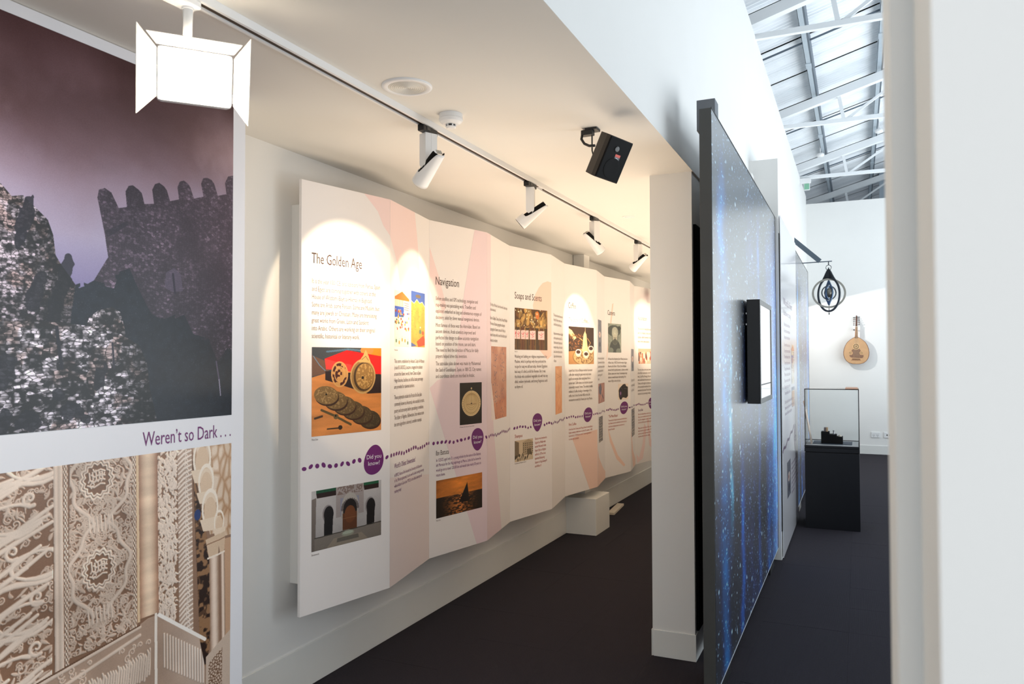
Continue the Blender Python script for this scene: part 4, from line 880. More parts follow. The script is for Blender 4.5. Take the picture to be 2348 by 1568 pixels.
spot(5.235, (-1.10, 6.05, 1.45), SPC+'third along the track, turned the other way towards the aisle', 24, 48)
spot(6.43, (-2.37, 6.72, 1.95), SPC+'furthest along the track, half hidden behind the white wall end', 50, 40)
lamp('spot_beam', 'SPOT', (-1.70, 8.3, 2.45), (-2.33, 9.15, 1.98), 120, WARM, spot_size=R(46), spot_blend=.9, shadow_soft_size=.02)
lamp('spot_beam', 'SPOT', (-1.70, 0.8, 2.45), (-2.2, 1.9, 1.2), 30, (1.0, 0.93, 0.85), spot_size=R(100), spot_blend=.9, shadow_soft_size=.04)

# floodlight with barn doors, switched on and facing the visitor
cf = Vector((-1.695, 1.585, 2.452)); tf = Vector((.656, .755, 0)); nf = Vector((.73, -.634, -.26)).normalized(); uf = nf.cross(tf).normalized()
MF = Matrix.Translation(cf) @ Matrix((tf, uf, nf)).transposed().to_4x4()
fld = thing('floodlight', 'glowing white floodlight with barn doors hanging from the track', 'floodlight', (XT, 1.57, 2.66))
obj('track_adapter', bx(XT-.03, XT+.024, 1.47, 1.60, 2.648, 2.6739, bev=.006), WMET, fld)
obj('stem', tube(BM(), [(XT, 1.572, 2.66), (XT, 1.572, 2.60), (XT-.005, 1.575, 2.52)], [.0145, .0125, .0125], 14), WMET, fld, smooth=True)
obj('collar', lathe(BM(), [(.0165, 0), (.0165, .012)], 20, Matrix.Translation((XT, 1.572, 2.642))), WMET, fld)
obj('housing', box(BM(), -.10, .10, -.075, .075, -.075, -.002, bev=.012, M=MF), WMET, fld)
obj('lit_glass', box(BM(), -.092, .092, -.068, .068, -.002, .002, bev=.001, M=MF), mat('glowing_glass', (255, 250, 240), emit=(255, 240, 214), es=110.0), fld)
FLAP = mat('barn_door_enamel', (246, 240, 228), .4, .4, noise=.01)
def flap(hinge, outer):
    g = BM(); a = [Vector(p) for p in hinge]; c = [Vector(p) for p in outer]; nn = (a[1]-a[0]).cross(c[0]-a[0]).normalized()*.0025
    vs = []
    for s in (0, 1): vs.append([g.verts.new(MF @ (p+nn*s)) for p in (a[0], a[1], c[1], c[1]*.97+c[0]*.03, c[0]*.97+c[1]*.03, c[0])])
    n_ = len(vs[0]); g.faces.new(vs[0]); g.faces.new(vs[1][::-1])
    for i in range(n_): g.faces.new((vs[0][i], vs[0][(i+1) % n_], vs[1][(i+1) % n_], vs[1][i]))
    obj('barn_door', g, FLAP, fld)
flap([(-.102, -.065, .002), (-.102, .065, .002)], [(-.150, -.118, .045), (-.150, .118, .045)])
flap([(.102, -.065, .002), (.102, .065, .002)], [(.138, -.118, .07), (.138, .118, .07)])
flap([(-.10, .077, .002), (.10, .077, .002)], [(-.125, .10, .06), (.118, .10, .06)])

# ceiling fittings
g = lathe(BM(), [(.0, 0), (.092, 0), (.098, .003), (.1, .008), (.1, .0085)], 48, Matrix.Translation((-1.559, 2.482, 2.70)) @ Matrix.Scale(-1, 4, (0, 0, 1)), cap=False)
def M0(x, y, z=2.70): return Matrix.Translation((x, y, z)) @ Matrix.Diagonal((1, 1, -1, 1))
sp = thing('ceiling_speaker', 'round white speaker grille flush in the ceiling beside the track', 'speaker', (-1.559, 2.482, 2.70)); g.free()
obj('rim', lathe(BM(), [(.0965, 0), (.0965, .003), (.088, .007), (.074, .0075), (.072, .004)], 56, M0(-1.559, 2.482), cap=False), WMET, sp, smooth=True)
g = BM(); lathe(g, [(.073, .003), (.073, .005)], 48, M0(-1.559, 2.482))
GR = mat('grille_white', (228, 224, 216), .6, .3); obj('grille', g, GR, sp)
g = BM()
for k in range(9):
    r = .007+.0075*k; lathe(g, [(r, .0048), (r+.0018, .0066), (r+.0036, .0048)], 40, M0(-1.559, 2.482), cap=False)
obj('grille_rings', g, GR, sp, kind='stuff')
sm = thing('smoke_detector', 'white round smoke detector on the ceiling next to the track', 'detector', (-1.568, 2.845, 2.70))
obj('mount', lathe(BM(), [(.05, 0), (.05, .018), (.047, .020)], 40, M0(-1.568, 2.845)), WMET, sm, smooth=False)
obj('body', lathe(BM(), [(.051, .020), (.051, .026), (.046, .034), (.034, .042), (.026, .044)], 40, M0(-1.568, 2.845)), WMET, sm)
obj('chamber', lathe(BM(), [(.017, .044), (.017, .052)], 24, M0(-1.568, 2.845)), BLACK, sm)
g = BM()
for k in range(6):
    a = k*math.pi/3+.35; box(g, -.002, .002, -.003, .003, 0, .009, M=M0(-1.568+.02*math.cos(a), 2.845+.02*math.sin(a), 2.657) )
obj('rib', g, WMET, sm); obj('cap', lathe(BM(), [(.021, .052), (.022, .056), (.017, .060), (.008, .061)], 28, M0(-1.568, 2.845)), WMET, sm)
dl = thing('sprinkler_plate', 'faint white round cover plate in the ceiling further along', 'cover plate', (-1.515, 5.43, 2.70))
obj('plate', lathe(BM(), [(.046, 0), (.045, .003), (.030, .004)], 36, M0(-1.515, 5.43)), WMET, dl); obj('plate_cap', lathe(BM(), [(.026, .004), (.025, .007)], 28, M0(-1.515, 5.43)), WMET, dl)

# loudspeaker hung from the ceiling on a bent bracket
Rm = Matrix(((0.443, -0.777, 0.447), (0.891, 0.436, -0.125), (-0.098, 0.454, 0.886)))
MS = Matrix.Translation((-0.939, 3.141, 2.507)) @ Rm.to_4x4()
ls = thing('loudspeaker', 'black loudspeaker hung under the ceiling on a bent bracket', 'speaker', (-1.06, 3.26, 2.68))
w, h, d = .069, .091, .097
g = BM(); ring = [(-w, 0), (w, 0), (w, .022), (w-.030, d), (-w+.030, d), (-w, .022)]
prism(g, ring, 2*h, MS @ Matrix.Translation((0, 0, -h)))
obj('cabinet', g, mat('speaker_cabinet', (52, 47, 42), .6, .3, noise=.08), ls)
obj('grille', box(BM(), -w+.003, w-.003, -.006, .0, -h+.003, h-.003, bev=.003, M=MS), mat('speaker_grille', (15, 14, 15), .75, .25, noise=.3, nscale=400), ls)
def onfront(u, v): return MS @ Matrix(((1, 0, 0, u), (0, 0, 1, -.0063), (0, 1, 0, v), (0, 0, 0, 1)))
Mfr = MS @ Matrix(((1, 0, 0, 0), (0, 0, -1, -.0063), (0, 1, 0, 0), (0, 0, 0, 1)))
def disc(g, u, v, r, off, n=28): return plate(g, [(u+r*math.cos(t), v+r*math.sin(t)) for t in np.linspace(0, 2*math.pi, n+1)[:-1]], Mfr, off)
obj('badge', plate(BM(), [(-.008, -.008), (.022, -.008), (.022, .014), (-.008, .014)], Mfr, .0006), mat('badge_blue', (26, 30, 44), .3), ls)
obj('badge_stripe', plate(BM(), [(-.008, .014), (.022, .014), (.022, .025), (-.008, .025)], Mfr, .0006), mat('badge_red', (226, 74, 52), .4), ls)
letter('badge_lettering', 'JBL', (-.005, .018, .011, -.004), Mfr, mat('badge_white', (226, 232, 244), .4), ls, .001)
g = lathe(BM(), [(.012, 0), (.012, .002), (.009, .0025)], 28, Mfr @ Matrix.Translation((-.012, .045, 0))); obj('tweeter', g, mat('tweeter_grey', (30, 29, 29), .3, .6), ls)
g = lathe(BM(), [(.044, 0), (.043, .0012), (.036, .0014), (.012, .0008)], 40, Mfr @ Matrix.Translation((0, -.036, 0))); obj('woofer', g, mat('woofer_black', (17, 16, 17), .75, .25), ls)
b = box(BM(), -1.112, -1.055, 3.262, 3.322, 2.690, 2.6995, bev=.003); obj('ceiling_plate', b, BLACK, ls)
obj('hanger_rod', tube(BM(), [(-1.085, 3.29, 2.695), (-1.085, 3.29, 2.60), (-1.07, 3.27, 2.56)], .0035, 8), BLACK, ls)
obj('bent_arm', tube(BM(), [(-1.125, 3.27, 2.672), (-1.128, 3.268, 2.652), (-1.112, 3.262, 2.628), (-1.085, 3.25, 2.612), (-1.055, 3.235, 2.606)], .006, 10), BLACK, ls, smooth=True)
obj('arm_head', bx(-1.13, -1.075, 3.262, 3.30, 2.668, 2.692, bev=.004), BLACK, ls)

# ---------------------------------------------------------------- hall: star panels, monitor, text panel
def stars_img(name, W_, H_, sc, seed):
    np.random.seed(seed); rr = random.Random(seed); c = Cv(W_, H_)
    n1 = fbm(H_, W_, 4, 5, 5); n2 = fbm(H_, W_, 6, 9, 5); 
    base = np.array((10, 20, 42.))*(1-n1)[..., None]+np.array((26, 54, 86.))*n1[..., None]
    warp = (fbm(H_, W_, 5, 3, 3)-.5)*.10
    def streak(u, wd, col, k, y0=0, y1=1.2):
        g = np.exp(-((c.X+warp-u)/wd)**2)*np.clip((c.Y-y0)*6, 0, 1)*np.clip((y1-c.Y)*6, 0, 1)*(.35+1.1*n2); return np.asarray(col, float)*g[..., None]*k
    base = base+streak(.10, .05, (30, 130, 180), .9)+streak(.17, .022, (120, 190, 190), .75, .25, .86)+streak(.30, .03, (16, 105, 175), .8, .55)+streak(.60, .03, (50, 120, 180), .55)+streak(.93, .10, (0, 120, 180), 1.15)+streak(.45, .12, (26, 60, 110), .5)+streak(.78, .05, (20, 95, 150), .6)
    base = base*(.75+.5*fbm(H_, W_, 22, 22, 3)[..., None])
    c.a = base*.5+np.clip(base-74, 0, 255)*.7
    def blur(A, nx, ny):
        for _ in range(nx): A = A*.5+(np.roll(A, 1, 1)+np.roll(A, -1, 1))*.25
        for _ in range(ny): A = A*.5+(np.roll(A, 1, 0)+np.roll(A, -1, 0))*.25
        return A
    for cnt, nx, ny, amp in ((int(5200*sc), 5, 2, 1.0), (int(800*sc), 10, 5, 1.5), (int(120*sc), 22, 16, 2.4)):
        A = np.zeros((H_, W_)); np.add.at(A, (np.random.randint(0, H_, cnt), np.random.randint(0, W_, cnt)), np.random.rand(cnt)**1.5)
        A = blur(A, nx, ny); A = A/np.percentile(A[A > 1e-4], 99.5)*amp
        c.a = c.a+np.clip(A, 0, 1.2)[..., None]*np.array((176, 212, 250.))
    m = c.tex(name, .3); b = m.node_tree.nodes['Principled BSDF']; b.inputs['Specular IOR Level'].default_value = .7; b.inputs['Coat Weight'].default_value = 1.0; b.inputs['Coat Roughness'].default_value = .26; b.inputs['Coat IOR'].default_value = 2.2
    return m
XB = -.615
Mb = frame((XB, 0, 0), (0, 1, 0), (1, 0, 0))
bp = thing('star_panel', 'tall dark-framed panel printed with a blue starry sky, nearest the visitor', 'display panel', (-.64, 5.2, .10))
obj('frame', bx(-.672, -.6165, 3.65, 6.70, .10, 2.842, bev=.002), FRAMEG, bp)
SM = stars_img('starry_print', 1000, 1100, 1.0, 21)
u0 = 3.653
for q, (ya, yb) in enumerate(((3.653, 5.232), (5.2335, 6.697))):
    o = print_quad('printed_sheet', (ya, yb, 2.839, .104), Mb, SM, bp, -.0002)
    uv = o.data.uv_layers[0].data
    for l in uv: l.uv.x = ((ya+(yb-ya)*l.uv.x)-3.653)/3.044
obj('edge_strip', bx(-.6165, -.6135, 3.65, 6.70, 2.839, 2.8445), BLACK, bp); obj('edge_strip', bx(-.6165, -.6135, 6.696, 6.70, .10, 2.842), BLACK, bp)
obj('edge_strip', bx(-.6165, -.6140, 3.65, 6.70, .098, .103), mat('bright_edge', (206, 212, 220), .3, .5), bp)
obj('floor_foot', bx(-.66, -.63, 3.9, 4.2, .0, .10), BLACK, bp); obj('floor_foot', bx(-.66, -.63, 6.2, 6.5, .0, .10), BLACK, bp)
obj('top_bracket', bx(-.7225, -.632, 3.86, 3.96, 2.80, 2.955, bev=.002), mat('bracket_grey', (104, 108, 114), .4, .5, noise=.06), bp)

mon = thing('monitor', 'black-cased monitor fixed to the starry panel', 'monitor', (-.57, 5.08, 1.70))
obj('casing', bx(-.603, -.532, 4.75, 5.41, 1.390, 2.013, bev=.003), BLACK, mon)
g = BM()
for q in ((4.75, 5.41, 1.983, 2.013), (4.75, 5.41, 1.390, 1.420), (4.75, 4.785, 1.420, 1.983), (5.375, 5.41, 1.420, 1.983)): box(g, -.533, -.526, q[0], q[1], q[2], q[3], bev=.0015)
obj('bezel', g, mat('bezel_black', (30, 30, 32), .25, .5), mon)
scrm = mat('emissive_screen', (60, 62, 64), .08, .6, emit=(240, 244, 247), es=.8)  # screen face emits an even white, crossed by a thin black strip
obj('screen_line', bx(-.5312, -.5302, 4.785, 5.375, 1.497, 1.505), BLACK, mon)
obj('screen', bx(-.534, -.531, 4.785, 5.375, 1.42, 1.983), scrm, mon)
obj('wall_mount', bx(-.6148, -.602, 4.95, 5.2, 1.55, 1.85), BLACKM, mon)
g = BM()
for z in (1.86, 1.925): box(g, -.608, -.603, 4.752, 4.765, z, z+.010)
obj('port', g, mat('port_metal', (170, 170, 172), .3, .5, .6), mon)

XW = -.577
Mw = frame((XW, 0, 0), (0, 1, 0), (1, 0, 0))
def glossy(m):
    b = m.node_tree.nodes['Principled BSDF']; b.inputs['Coat Weight'].default_value = 1; b.inputs['Coat Roughness'].default_value = .12; b.inputs['Coat IOR'].default_value = 2.0
    return m
GPAN = glossy(mat('laminated_board', (232, 230, 234), .4, .4, noise=.01)); GPUR = glossy(mat('laminated_purple', (106, 24, 106), .4)); GTXT = glossy(mat('laminated_lettering', (126, 66, 130), .4))
tp = thing('text_panel', 'tall white panel with faint purple print beyond the nearest starry panel', 'display panel', (-.58, 7.6, 0))
obj('board', bx(-.5835, XW, 6.74, 8.452, .012, 2.862, bev=.001), GPAN, tp)
obj('backing_strip', bx(-.5895, -.5836, 6.715, 6.745, .235, 2.71), BLACKM, tp)
def wl(name, txt, b4, m): _stuff(letter(name, txt, b4, Mw, m, tp, .0012))
wl('heading_lettering', 'World\u2019s First', (6.95, 7.9, 2.19, 2.13), GTXT); wl('heading_lettering', 'University', (6.95, 7.75, 2.09, 2.04), GTXT)
for zt, n in ((1.98, 3), (1.80, 5), (1.54, 4)):
    wl('paragraph_lettering', '\n'.join(['The story of the stars is told here']*n), (6.98, 7.6, zt, zt-.048*n), GTXT)
wl('paragraph_lettering', '\n'.join(('Sailors and scholars looked up to', 'the same night sky and drew it on', 'charts of brass and paper')), (6.98, 8.0, 1.30, 1.17), GTXT)
print_quad('photo', (7.76, 8.10, 1.80, 1.42), Mw, glossy(fill_photo(ph_story, 120, 130, 'painted_court_print')), tp); print_quad('photo', (7.76, 8.10, 1.39, 1.20), Mw, glossy(fill_photo(ph_tent, 120, 80, 'painted_room_print')), tp)
g = BM()
for i in range(22):
    u = 6.76+1.24*i/21; plate(g, [(u+.022*math.cos(t), .885+.115*i/21+.012*math.sin(i)+.016*math.sin(t)) for t in np.linspace(0, 6.283, 11)[:-1]], Mw, .0008)
o = obj('dotted_line', g, GPUR, tp); o['kind'] = 'stuff'
obj('speech_bubble', plate(BM(), [(8.14+.15*math.cos(t), .875+.135*math.sin(t)*(1+.12*math.cos(t))) for t in np.linspace(0, 6.283, 37)[:-1]], Mw, .0008), GPUR, tp)
letter('bubble_lettering', 'Did you\nknow?', (8.04, 8.24, .91, .84), Mw, WHITEP, tp, .0014, 'CENTER', .62)
wl('paragraph_lettering', '\n'.join(('In the year 859 a young', 'woman named Fatima', 'founded a school in Fez', 'and it has taught every', 'year from then until now', 'so it is the oldest of all', 'universities')), (7.62, 8.38, .69, .40), GTXT)
print_quad('photo', (7.15, 7.52, .745, .43), Mw, glossy(fill_photo(ph_grey, 80, 80, 'blue_grey_print')), tp)

b2 = thing('star_panel', 'second starry blue panel, beyond the white text panel and behind the glass case', 'display panel', (-.61, 9.7, .10))
obj('frame', bx(-.632, -.5915, 8.60, 10.85, .10, 2.815, bev=.002), FRAMEG, b2)
print_quad('printed_sheet', (8.603, 10.847, 2.812, .104), frame((-.59, 0, 0), (0, 1, 0), (1, 0, 0)), stars_img('starry_print_far', 700, 800, .6, 33), b2, -.0002)
obj('edge_strip', bx(-.5915, -.588, 8.60, 10.85, 2.812, 2.8175), BLACK, b2); obj('edge_strip', bx(-.5915, -.588, 10.846, 10.852, .10, 2.815), BLACK, b2); obj('edge_strip', bx(-.5915, -.5885, 8.6, 10.85, .098, .103), MATS['bright_edge'], b2)
obj('floor_foot', bx(-.63, -.60, 10.2, 10.5, .0, .10), mat('foot_grey', (120, 116, 112), .6), b2); obj('floor_foot', bx(-.63, -.60, 8.9, 9.2, .0, .10), MATS['foot_grey'], b2)

# ---------------------------------------------------------------- hanging mobile on its bracket
Ym = 9.9; sc = 9.9/9.6
def my(x, z): return (x*sc, Ym, 1.65+(z-1.65)*sc)
br = thing('wall_bracket', 'dark diagonal bracket with a thin rod on the high white wall', 'bracket', (-.82, Ym, 3.0))
obj('brace', bar(BM(), (-.822, Ym, 3.235), (-.400, Ym, 2.838), .03, .055), DARKST, br)
obj('rod', tube(BM(), [(-.822, Ym, 2.822), (-.266, Ym, 2.832)], .006, 8), DARKST, br)
DST = mat('dark_bronze_metal', (62, 66, 70), .4, .5, .5, noise=.2); SIL = mat('hammered_silver', (158, 156, 148), .35, .5, .7, noise=.15, nscale=60, bump=.4, bscale=90); BLU = mat('blue_steel', (92, 112, 136), .3, .5, .6, noise=.15)
mo = thing('hanging_mobile', 'metal ring mobile with a ball at its centre, hung from the rod', 'mobile', my(-.30, 2.76))
cx_, cz_ = my(-.2955, 2.43)[0], my(-.3, 2.43)[2]
obj('hook', tube(BM(), [(cx_, Ym, 2.83), (cx_, Ym, 2.79)], .006, 8), DST, mo)
obj('hanging_ring', tube(BM(), [(cx_+.03*math.cos(t), Ym, 2.757+.03*math.sin(t)) for t in np.linspace(0, 2*math.pi, 25)[:-1]], .0035, 8, True), DST, mo)
def flat_ring(name, rx, rz, wd, th_, rot, zc, m, tip=0, tb=0):
    """a flat strip bent round in a vertical plane that is turned by rot about the vertical."""
    g = BM(); N = 56; A = []; Mx = Matrix.Translation((cx_, Ym, zc)) @ Matrix.Rotation(rot, 4, 'Z')
    for i in range(N):
        t = 2*math.pi*i/N; s, c = math.sin(t), math.cos(t); k = 1+tip*max(0, s)**14+tb*max(0, -s)**14
        o_ = ((rx)*c, rz*s*k); ii = ((rx-wd)*c, (rz-wd)*s)
        A.append([g.verts.new(Mx @ Vector((x, y, z))) for (x, z) in (o_, ii) for y in (-th_/2, th_/2)])
    for i in range(N):
        p, q = A[i], A[(i+1) % N]
        for a, b_ in ((0, 1), (1, 3), (3, 2), (2, 0)): g.faces.new((p[a], p[b_], q[b_], q[a]))
    return obj(name, g, m, mo)
flat_ring('outer_ring', .190, .178, .022, .012, R(8), cz_-.005, SIL)
flat_ring('pointed_ring', .150, .212, .022, .014, R(-30), cz_-.02, DST, tip=.45)
g = BM(); Mx = Matrix.Translation((cx_, Ym, cz_)) @ Matrix.Rotation(R(-30), 4, 'Z') @ Matrix(((1, 0, 0, 0), (0, 0, -1, .007), (0, 1, 0, 0), (0, 0, 0, 1)))
prism(g, [(0, .305), (-.012, .27), (-.032, .22), (-.072, .165), (-.03, .172), (.03, .172), (.072, .165), (.032, .22), (.012, .27)], .014, Mx); obj('point', g, DST, mo)
flat_ring('inner_ring', .088, .088, .012, .012, R(20), cz_, DST)
flat_ring('inner_pointed_ring', .066, .112, .014, .012, R(-45), cz_, BLU, tip=.35, tb=.35)
flat_ring('ball_ring', .064, .085, .010, .02, R(60), cz_, BLU)
g = BM(); bmesh.ops.create_uvsphere(g, u_segments=28, v_segments=18, radius=.055, matrix=Matrix.Translation((cx_, Ym, cz_))); obj('ball', g, mat('pewter', (120, 116, 106), .35, .5, .6, noise=.2), mo, smooth=True)
obj('axis_rod', tube(BM(), [(cx_, Ym, cz_+.19), (cx_, Ym, cz_-.245)], .004, 8), DST, mo); obj('end_bead', lathe(BM(), [(.003, 0), (.008, .006), (.008, .014), (.003, .02)], 14, Matrix.Translation((cx_, Ym, cz_-.262))), DST, mo)

# ---------------------------------------------------------------- string instrument on the far wall
Yo = 14.70
WOODT = mat('spruce_top', (200, 158, 116), .45, .4, noise=.12, nscale=14); RIM = mat('rosewood', (120, 70, 44), .4, .4, noise=.15); NECK = mat('neck_wood', (176, 112, 70), .4, .4, noise=.12); ROS = mat('dark_inlay', (96, 62, 48), .5, .3, noise=.2); IVO = mat('ivory', (232, 222, 206), .5)
oud = thing('oud', 'pear-shaped wooden lute with three sound holes hung on the far white wall', 'lute', (-.05, 14.84, 1.60))
cx0 = -.052; Mo_ = Matrix.Translation((cx0, Yo, 0)) @ Matrix.Rotation(R(1.0), 4, 'Y') @ Matrix(((1, 0, 0, 0), (0, 0, -1, 0), (0, 1, 0, 0), (0, 0, 0, 1)))
prof = [(0, 1.582), (.06, 1.584), (.115, 1.602), (.155, 1.635), (.183, 1.68), (.198, 1.735), (.200, 1.785), (.192, 1.84), (.173, 1.90), (.145, 1.952), (.108, 1.99), (.068, 2.02), (.032, 2.043), (.020, 2.05)]
right = prof; left = [(-x, z) for x, z in prof[1:]][::-1]; outl = [(x, z) for x, z in right]+left
g = BM(); prism(g, outl, .006, Mo_ @ Matrix.Translation((0, 0, -.006))); obj('soundboard', g, WOODT, oud)
g = BM(); rings = []
for k in range(9):
    t = k/8; s = math.sqrt(max(0, 1-t*t)); rings.append([g.verts.new(Mo_ @ Vector((x*(1.02*s+.02), 1.80+(z-1.80)*(1.012*s+.015), -.006-.125*t))) for x, z in outl])
for a, b_ in zip(rings, rings[1:]):
    for i in range(len(outl)): g.faces.new((a[i], a[(i+1) % len(outl)], b_[(i+1) % len(outl)], b_[i]))
g.faces.new(rings[-1]); g.faces.new(rings[0][::-1]); obj('bowl', g, RIM, oud)
g = BM(); prism(g, [(-.026, 2.03), (.026, 2.03), (.017, 2.235), (-.017, 2.235)], .035, Mo_ @ Matrix.Translation((0, 0, -.035))); obj('neck', g, NECK, oud)
g = BM(); prism(g, [(-.012, 2.03), (.020, 2.03), (.014, 2.235), (-.006, 2.235)], .002, Mo_ @ Matrix.Translation((0, 0, .0003))); obj('fingerboard', g, mat('fingerboard', (140, 104, 78), .4, noise=.1), oud)
g = BM(); prism(g, [(-.020, 2.232), (.020, 2.232), (.020, 2.240), (-.020, 2.240)], .03, Mo_ @ Matrix.Translation((0, 0, -.02))); obj('nut', g, IVO, oud)
Mpg = Mo_ @ Matrix.Translation((0, 2.24, -.02)) @ Matrix.Rotation(R(-35), 4, 'X')
g = BM(); prism(g, [(-.015, 0), (.015, 0), (.011, .21), (.004, .235), (-.008, .225)], .025, Mpg @ Matrix.Translation((0, 0, -.012))); pg_ = obj('peg_box', g, ROS, oud)
for k in range(5):
    for s in (-1, 1):
        z = .03+.04*k+(.012 if s > 0 else 0); g = BM(); tube(g, [Mpg @ Vector((s*.008, z, 0)), Mpg @ Vector((s*.036, z, 0))], .0035, 6); tube(g, [Mpg @ Vector((s*.034, z, 0)), Mpg @ Vector((s*.052, z, 0))], [.006, .010], 6)
        obj('peg', g, BLACK if (k+s) % 2 else ROS, oud)
def rose(x, z, r):
    g = BM(); prism(g, [(x+r*1.22*math.cos(t), z+r*1.22*math.sin(t)) for t in np.linspace(0, 2*math.pi, 33)[:-1]], .0012, Mo_ @ Matrix.Translation((0, 0, .0003))); rim = obj('rosette', g, mat('pale_ring', (226, 184, 132), .5), oud)
    g = BM(); prism(g, [(x+r*math.cos(t), z+r*math.sin(t)) for t in np.linspace(0, 2*math.pi, 33)[:-1]], .0012, Mo_ @ Matrix.Translation((0, 0, .0014))); obj('sound_hole', g, mat('hole_dark', (44, 30, 24), .8), rim)
    g = BM()
    for k in range(10):
        a = k*.6283; plate(g, [(x+r*.25*math.cos(a-.5), z+r*.25*math.sin(a-.5)), (x+r*.95*math.cos(a-.10), z+r*.95*math.sin(a-.10)), (x+r*.95*math.cos(a+.10), z+r*.95*math.sin(a+.10)), (x+r*.25*math.cos(a+.5), z+r*.25*math.sin(a+.5))], Mo_, .003)
    obj('fretwork', g, MATS['pale_ring'], rim)
rose(-.003, 1.886, .046); rose(-.097, 1.773, .020); rose(.085, 1.773, .021)
g = BM(); prism(g, [(-.110, 1.735), (-.108, 1.715), (-.09, 1.695), (-.06, 1.688), (.085, 1.682), (.105, 1.69), (.115, 1.71), (.115, 1.737), (.06, 1.74), (.05, 1.775), (.06, 1.80), (.075, 1.805), (.05, 1.845), (-.003, 1.828), (-.055, 1.84), (-.08, 1.805), (-.06, 1.795), (-.052, 1.765), (-.07, 1.738)], .0012, Mo_ @ Matrix.Translation((0, 0, .0003))); obj('pick_guard', g, mat('pick_guard', (134, 98, 76), .45, noise=.2, nscale=40), oud)
g = BM(); prism(g, [(-.064, 1.660), (.062, 1.657), (.062, 1.668), (-.064, 1.670)], .008, Mo_); obj('bridge', g, ROS, oud)
g = BM(); prism(g, [(-.085, 1.643), (.07, 1.640), (.078, 1.634), (.07, 1.647), (-.075, 1.651)], .0015, Mo_ @ Matrix.Translation((0, 0, .0003))); obj('inlay_line', g, RIM, oud)
g = BM()
for k in range(6): tube(g, [Mo_ @ Vector((-.05+.02*k, 1.664, .007)), Mo_ @ Vector((-.01+.004*k, 2.238, .012))], .0008, 4)
obj('strings', g, mat('string', (206, 190, 160), .3), oud, kind='stuff')
obj('wall_hook', bx(cx0-.008, cx0+.008, 14.72, 14.85, 2.17, 2.19), BLACK, oud)

# ---------------------------------------------------------------- glass showcase
cs = thing('showcase', 'glass-topped display case on a tall black base standing on the carpet', 'showcase', (-.24, 8.35, 0))
obj('base', bx(-.487, .005, 8.10, 8.60, 0, .742, bev=.002), CASEB, cs)
obj('cap_panel', bx(-.490, .008, 8.098, 8.602, .748, .787, bev=.002), CASEB, cs); obj('cap_panel', bx(-.490, .008, 8.098, 8.602, .790, .812, bev=.002), CASEB, cs)
obj('neck', bx(-.480, -.002, 8.105, 8.595, .742, .790), BLACKM, cs); obj('display_deck', bx(-.478, -.004, 8.108, 8.592, .812, .816), mat('deck_white', (206, 206, 206), .5), cs)
g = BM(); box(g, -.486, -.479, 8.102, 8.109, .812, 1.366); box(g, -.001, .007, 8.102, 8.109, .812, 1.366); box(g, -.486, .007, 8.102, 8.109, 1.359, 1.367); box(g, -.486, .007, 8.586, 8.592, .818, .825)
obj('frame_edge', g, BLACK, cs)
for q in ((-.483, .003, 8.104, 8.108, .82, 1.358), (-.483, .003, 8.588, 8.591, .82, 1.358), (-.4845, -.4805, 8.11, 8.585, .82, 1.358), (.0005, .0045, 8.11, 8.585, .82, 1.358), (-.4845, .0045, 8.11, 8.588, 1.3595, 1.3645)):
    obj('glass_pane', bx(*q), GLASS, cs)
tag(obj('mat', bx(-.42, -.06, 8.2, 8.5, .816, .820, bev=.001), mat('slate_mat', (70, 82, 98), .6, noise=.1)), 'slate blue mat lying on the deck inside the glass case', 'mat')
st = thing('stepped_stand', 'black three-step stand on the mat in the glass case', 'stand', (-.24, 8.31, .82))
for x0, x1, zt in ((-.342, -.266, .934), (-.266, -.199, .908), (-.199, -.144, .888)): obj('step_block', bx(x0, x1, 8.24, 8.38, .820, zt, bev=.001), BLACKM, st)
g = bx(-.317, -.299, 8.275, 8.325, .934, .975, bev=.003); rk = obj('carved_stone', g, mat('grey_stone', (104, 90, 92), .8, noise=.25, nscale=80)); tag(rk, 'small grey and tan carved stone on the highest step', 'stone')
obj('tan_half', bx(-.299, -.279, 8.275, 8.325, .934, .976, bev=.004), mat('tan_stone', (200, 164, 126), .8, noise=.25, nscale=90), rk)
tag(obj('glass_vial', lathe(BM(), [(.009, 0), (.010, .006), (.005, .014), (.008, .02), (.005, .026), (.009, .032), (.009, .038), (.004, .04)], 16, Matrix.Translation((-.2275, 8.31, .908))), mat('silver_vial', (150, 148, 152), .25, .6, .5), smooth=True), 'tiny silver vial standing on the middle step', 'vial')
g = BM(); bmesh.ops.create_icosphere(g, subdivisions=3, radius=.017)
for v in g.verts: v.co = Vector((-.172+v.co.x*(1.0+.12*math.sin(v.co.y*200)), 8.31+v.co.y, .888+max(0, v.co.z)*.95))
tag(obj('pale_fossil', g, mat('bone', (226, 214, 196), .7, noise=.1), smooth=True), 'small rounded pale fossil on the lowest step', 'fossil')
g = BM(); Mx = Matrix.Translation((-.43, 8.15, .817)) @ Matrix.Rotation(R(-9), 4, 'Y'); box(g, -.003, .003, 0, .20, 0, .43, M=Mx)
tag(obj('leaning_card', g, mat('pale_card', (232, 206, 186), .6, noise=.05)), 'tall pale information card leaning against the left glass pane', 'card')
tag(obj('tan_slip', bx(-.115, -.004, 8.11, 8.54, 1.3650, 1.3735, bev=.001), mat('tan_slip_finish', (206, 150, 116), .5, noise=.08)), 'flat tan piece lying on top of the glass case', 'label')  # thin tan slab laid across the case lid

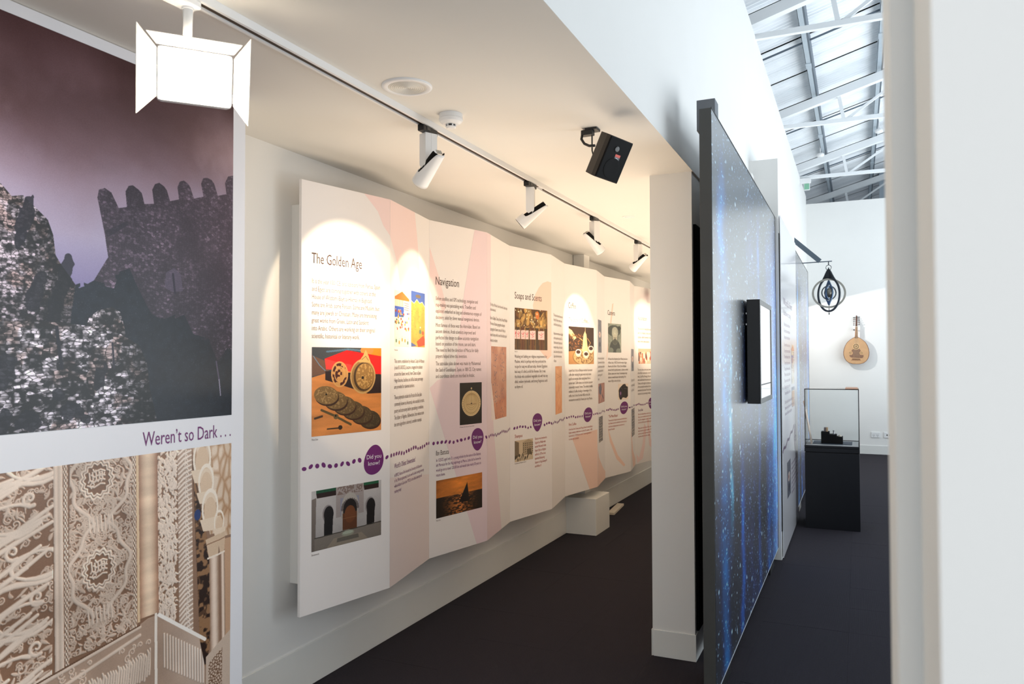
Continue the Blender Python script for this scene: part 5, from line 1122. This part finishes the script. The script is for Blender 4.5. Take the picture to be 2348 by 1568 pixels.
# power outlets
def outlet(x0, x1, lab, two):
    t = thing('power_outlet', lab, 'outlet', ((x0+x1)/2, 14.84, .34)); obj('plate', bx(x0, x1, 14.836, 14.85, .292, .388, bev=.003), WMET, t)
    g = BM()
    if two:
        for q in (.28, .72):
            x = x0+(x1-x0)*q; box(g, x-.012, x-.008, 14.834, 14.837, .325, .343); box(g, x+.008, x+.012, 14.834, 14.837, .325, .343); box(g, x-.002, x+.002, 14.834, 14.837, .306, .32)
        obj('socket', g, BLACK, t); obj('switch', bx(x0+.05, x0+.066, 14.833, 14.837, .355, .378), WMET, t); obj('switch', bx(x1-.066, x1-.05, 14.833, 14.837, .355, .378), WMET, t)
    else:
        box(g, x0+.04, x0+.062, 14.834, 14.837, .33, .352); box(g, x1-.062, x1-.04, 14.834, 14.837, .33, .352); obj('socket', g, BLACK, t)
outlet(.200, .340, 'white double power outlet low on the far wall, nearer the glass case', True); outlet(.400, .545, 'white data outlet low on the far wall, nearer the pale near wall', False)

# exit sign and small fittings among the trusses
ex = thing('exit_sign', 'white and green exit sign hung under the third roof truss', 'sign', (-.72, 13.26, 4.6)); 
obj('housing', bx(-.822, -.655, 13.22, 13.27, 4.52, 4.60, bev=.003), WMET, ex); g = bx(-.765, -.672, 13.235, 13.25, 4.405, 4.52, bev=.002); obj('sign_frame', g, WMET, ex)
obj('sign_face', bx(-.757, -.681, 13.231, 13.236, 4.417, 4.512), mat('sign_green', (120, 172, 146), .4, emit=(120, 172, 146), es=.15), ex)
def fitting(x, y, z, lab):
    t = thing('ceiling_sensor', lab, 'sensor', (x, y, z), 'small white fittings on the roof steel'); M = Matrix.Translation((x, y, z))
    obj('dome', lathe(BM(), [(.045, .0), (.058, .015), (.058, .04), (.045, .055), (.03, .06)], 24, M), WMET, t, smooth=True); obj('conduit', tube(BM(), [(x, y, z+.05), (x, y, z+.19)], .008, 8), WMET, t)
fitting(-.50, 13.0, 4.87, 'small white domed fitting on the purlin beside the high wall'); fitting(.34, 12.9, 5.12, 'small white domed fitting higher up on the purlin near the pale near wall')
